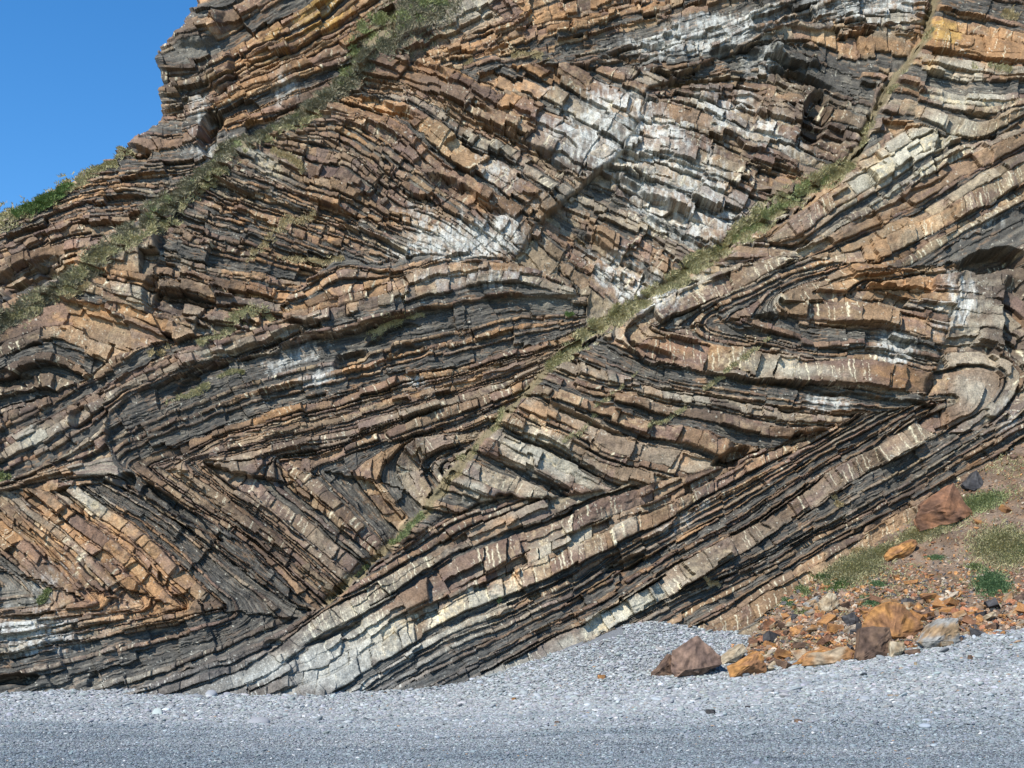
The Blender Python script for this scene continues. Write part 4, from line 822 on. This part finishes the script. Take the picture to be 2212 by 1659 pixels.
for k, (line, wds, cnt_, gc, lb) in enumerate([
  ([(1655,735),(1600,780),(1560,815),(1520,845)],[3,6,7,3],1300,'mixed','thin grass line in the narrow cleft right of centre'),
  ([(1480,880),(1440,905),(1400,925)],[3,5,3],600,'mixed','short grass line below the narrow cleft right of centre'),
  ([(1385,800),(1330,850),(1290,885),(1250,945),(1215,960)],[2,4,4,8,4],1400,'mixed','grass in the cleft crossing the striped beds in the centre'),
  ([(1090,880),(1080,905),(1060,930)],[6,8,3],700,'mixed','tuft on the buttress edge, upper one of the centre edge'),
  ([(1035,965),(1015,975),(985,985)],[7,7,3],800,'mixed','tuft on the buttress edge, middle one of the centre edge'),
  ([(1000,1025),(970,1035),(950,1042)],[5,5,3],600,'dry','tuft on the buttress edge, lower one of the centre edge'),
  ([(910,1105),(885,1140),(850,1170),(838,1178)],[7,9,7,3],1700,'green','bright green grass wedge at the foot of the centre gully'),
  ([(790,1218),(775,1232),(760,1245)],[5,5,3],500,'green','small green tuft where the left folds meet the long slabs'),
  ([(352,866),(400,852),(440,832),(480,806),(525,800)],[5,8,7,6,4],2300,'mixed','yellow-green grass ledge on the dark shale at left'),
  ([(320,775),(345,760),(360,745)],[9,11,6],1000,'dry','dry tuft beside the orange rock face at left'),
  ([(430,752),(470,725),(510,690),(560,672),(590,690)],[8,14,16,14,8],3400,'mixed','grassy hollow under the brown overhanging beds at left'),
  ([(785,728),(830,708),(870,690),(915,682)],[10,11,9,6],2600,'mixed','grass ledge under the orange wall left of centre'),
  ([(590,330),(640,350),(655,378)],[10,12,6],1300,'dry','dry grass patch near the top of the left gully'),
  ([(530,560),(575,520),(620,480),(680,455)],[12,17,15,9],3600,'dry','large patch of dry grass high on the left beds'),
  ([(600,560),(680,560),(740,556)],[8,8,6],1200,'dry','dry grass strip below the large dry patch'),
  ([(1105,125),(1150,120),(1190,135)],[8,10,7],1200,'dry','dry tuft on top of the slab at the upper centre'),
  ([(1000,140),(1020,135)],[6,5],300,'dry','small dry tuft below the upper slab'),
  ([(80,1305),(95,1290),(106,1278)],[7,7,4],800,'green','green tuft on the stained rock near the left edge'),
  ([(0,1035),(15,1030)],[12,9],700,'green','green tuft at the left edge of the photo'),
  ([(1064,1280),(1080,1298)],[8,8],600,'sea','round green plant on the pale slab in the lower centre'),
  ([(1520,1256),(1558,1264)],[5,5],500,'dry','dry tuft on the long slabs at right'),
  ([(1800,1070),(1812,1095)],[5,7],500,'dry','dry hanging tuft on the right-hand slabs'),
  ([(1224,675),(1238,672)],[6,6],400,'gorse','small dark green bush where the centre gully starts'),
  ([(2095,150),(2150,150),(2180,160)],[6,10,8],1000,'mixed','grass on a ledge at the upper right'),
  ([(2170,20),(2200,40)],[14,16],900,'dry','dry grass at the upper right corner'),
  ([(230,560),(190,625),(140,645)],[12,10,12],1800,'dry','dry grass beside the brown block at left'),
  ]):
    x, y = band(line, wds, cnt_, 20 + k, .42); blades('grass_tuft', lift(surf(x, y), .03), gc, .17, .012, 20 + k, .55, lb, 'grass')
# plants on the scree
def scree_blades(u, v, ru, rv, n, gc, seed, ln, lb, name='grass_tuft', cat='grass'):
    r = np.random.default_rng(seed); c0 = scree_at(u, v); s_ = c0.y / FOC; q = r.normal(0, .45, (n, 2))
    x = c0.x + q[:, 0] * ru * s_; z = c0.z + (q[:, 1] * rv + .35 * q[:, 0] * ru * (0 if ru < 30 else 1)) * s_
    y = scr(x, z) - .55 * (fbm(x / .9, z / .7, 101, 4) - .5) - .05 - .12 * (1 - np.clip((q ** 2).sum(1), 0, 1)) * (cat == 'plant')
    blades(name, np.stack([x, y, z], -1), gc, ln, .013, seed, .7, lb, cat)
for k, (u, v, ru, rv, n, gc, ln, lb, nm, ct) in enumerate([
  (1840,1232,62,30,6500,'mixed',.2,'long grass on the left flank of the scree','grass_tuft','grass'),(1812,1262,30,12,1100,'gorse',.15,'dark green low growth on the left scree edge','grass_tuft','grass'),
  (1905,1195,40,13,2200,'mixed',.2,'grass strip below the flat orange boulder','grass_tuft','grass'),(2000,1150,56,16,3500,'mixed',.2,'grass strip below the rust-red boulder at the top of the scree','grass_tuft','grass'),
  (2110,1090,56,18,3800,'green',.18,'green grass below the dark grey boulder at the top of the scree','grass_tuft','grass'),(2160,1185,56,44,6500,'mixed',.2,'loose grass on the upper right scree','grass_tuft','grass'),
  (2140,1262,32,26,6000,'sea',.10,'round bright green cushion plant on the right scree','cushion_plant','plant'),(2200,1190,20,16,900,'green',.14,'green tuft at the right edge above the cushion plant','grass_tuft','grass'),
  (1895,1262,16,9,800,'sea',.08,'small blue-green cushion below the flat orange boulder','cushion_plant','plant'),(1935,1190,0,0,0,'sea',.1,'','',''),(2018,1205,14,6,500,'sea',.07,'blue-green cushion on the bare soil in mid scree','cushion_plant','plant'),
  (1880,1300,22,14,1300,'sea',.09,'blue-green plant just above the largest orange boulder','cushion_plant','plant'),(1698,1300,10,12,500,'sea',.09,'blue-green plant at the left tip of the scree','cushion_plant','plant'),
  (1730,1275,14,14,700,'green',.12,'leafy green plant at the upper left edge of the scree','cushion_plant','plant'),(1732,1322,12,6,450,'green',.08,'yellow-green plant among the stones at the left foot','cushion_plant','plant'),
  (2000,1294,12,6,450,'sea',.08,'small blue-green plant above the orange cube','cushion_plant','plant'),(1850,1190,20,8,500,'dry',.14,'dry reddish grass at the cliff foot above the scree','grass_tuft','grass'),(2105,1225,16,8,500,'green',.12,'small green tuft left of the round cushion plant','grass_tuft','grass'),
  (1960,1172,14,6,350,'green',.1,'green tuft beside the flat orange boulder','grass_tuft','grass'),(1780,1248,20,9,700,'gorse',.12,'dark green tuft left of the long scree grass','grass_tuft','grass')]):
    if n: scree_blades(u, v, ru, rv, n, gc, 80 + k, ln, lb, nm, ct)
r_ = np.random.default_rng(77); qx = r_.uniform(8, 27, 60000); qz = r_.uniform(.8, 10.5, 60000); q_m = (qz < np.interp(qx, edge_pts[:, 0], edge_pts[:, 2]) + .1) & (fbm(qx / 1.3, qz / .8, 110, 4) + .1 * r_.random(60000) > .60)
qx, qz = qx[q_m], qz[q_m]; qy = scr(qx, qz) - .55 * (fbm(qx / .9, qz / .7, 101, 4) - .5) - .03
blades('ground_cover', np.stack([qx, qy, qz], -1), 'mixed', .13, .012, 120, .8, 'low patchy green and straw growth over the scree soil', 'grass', 'stuff')
print('objects', len(bpy.data.objects))
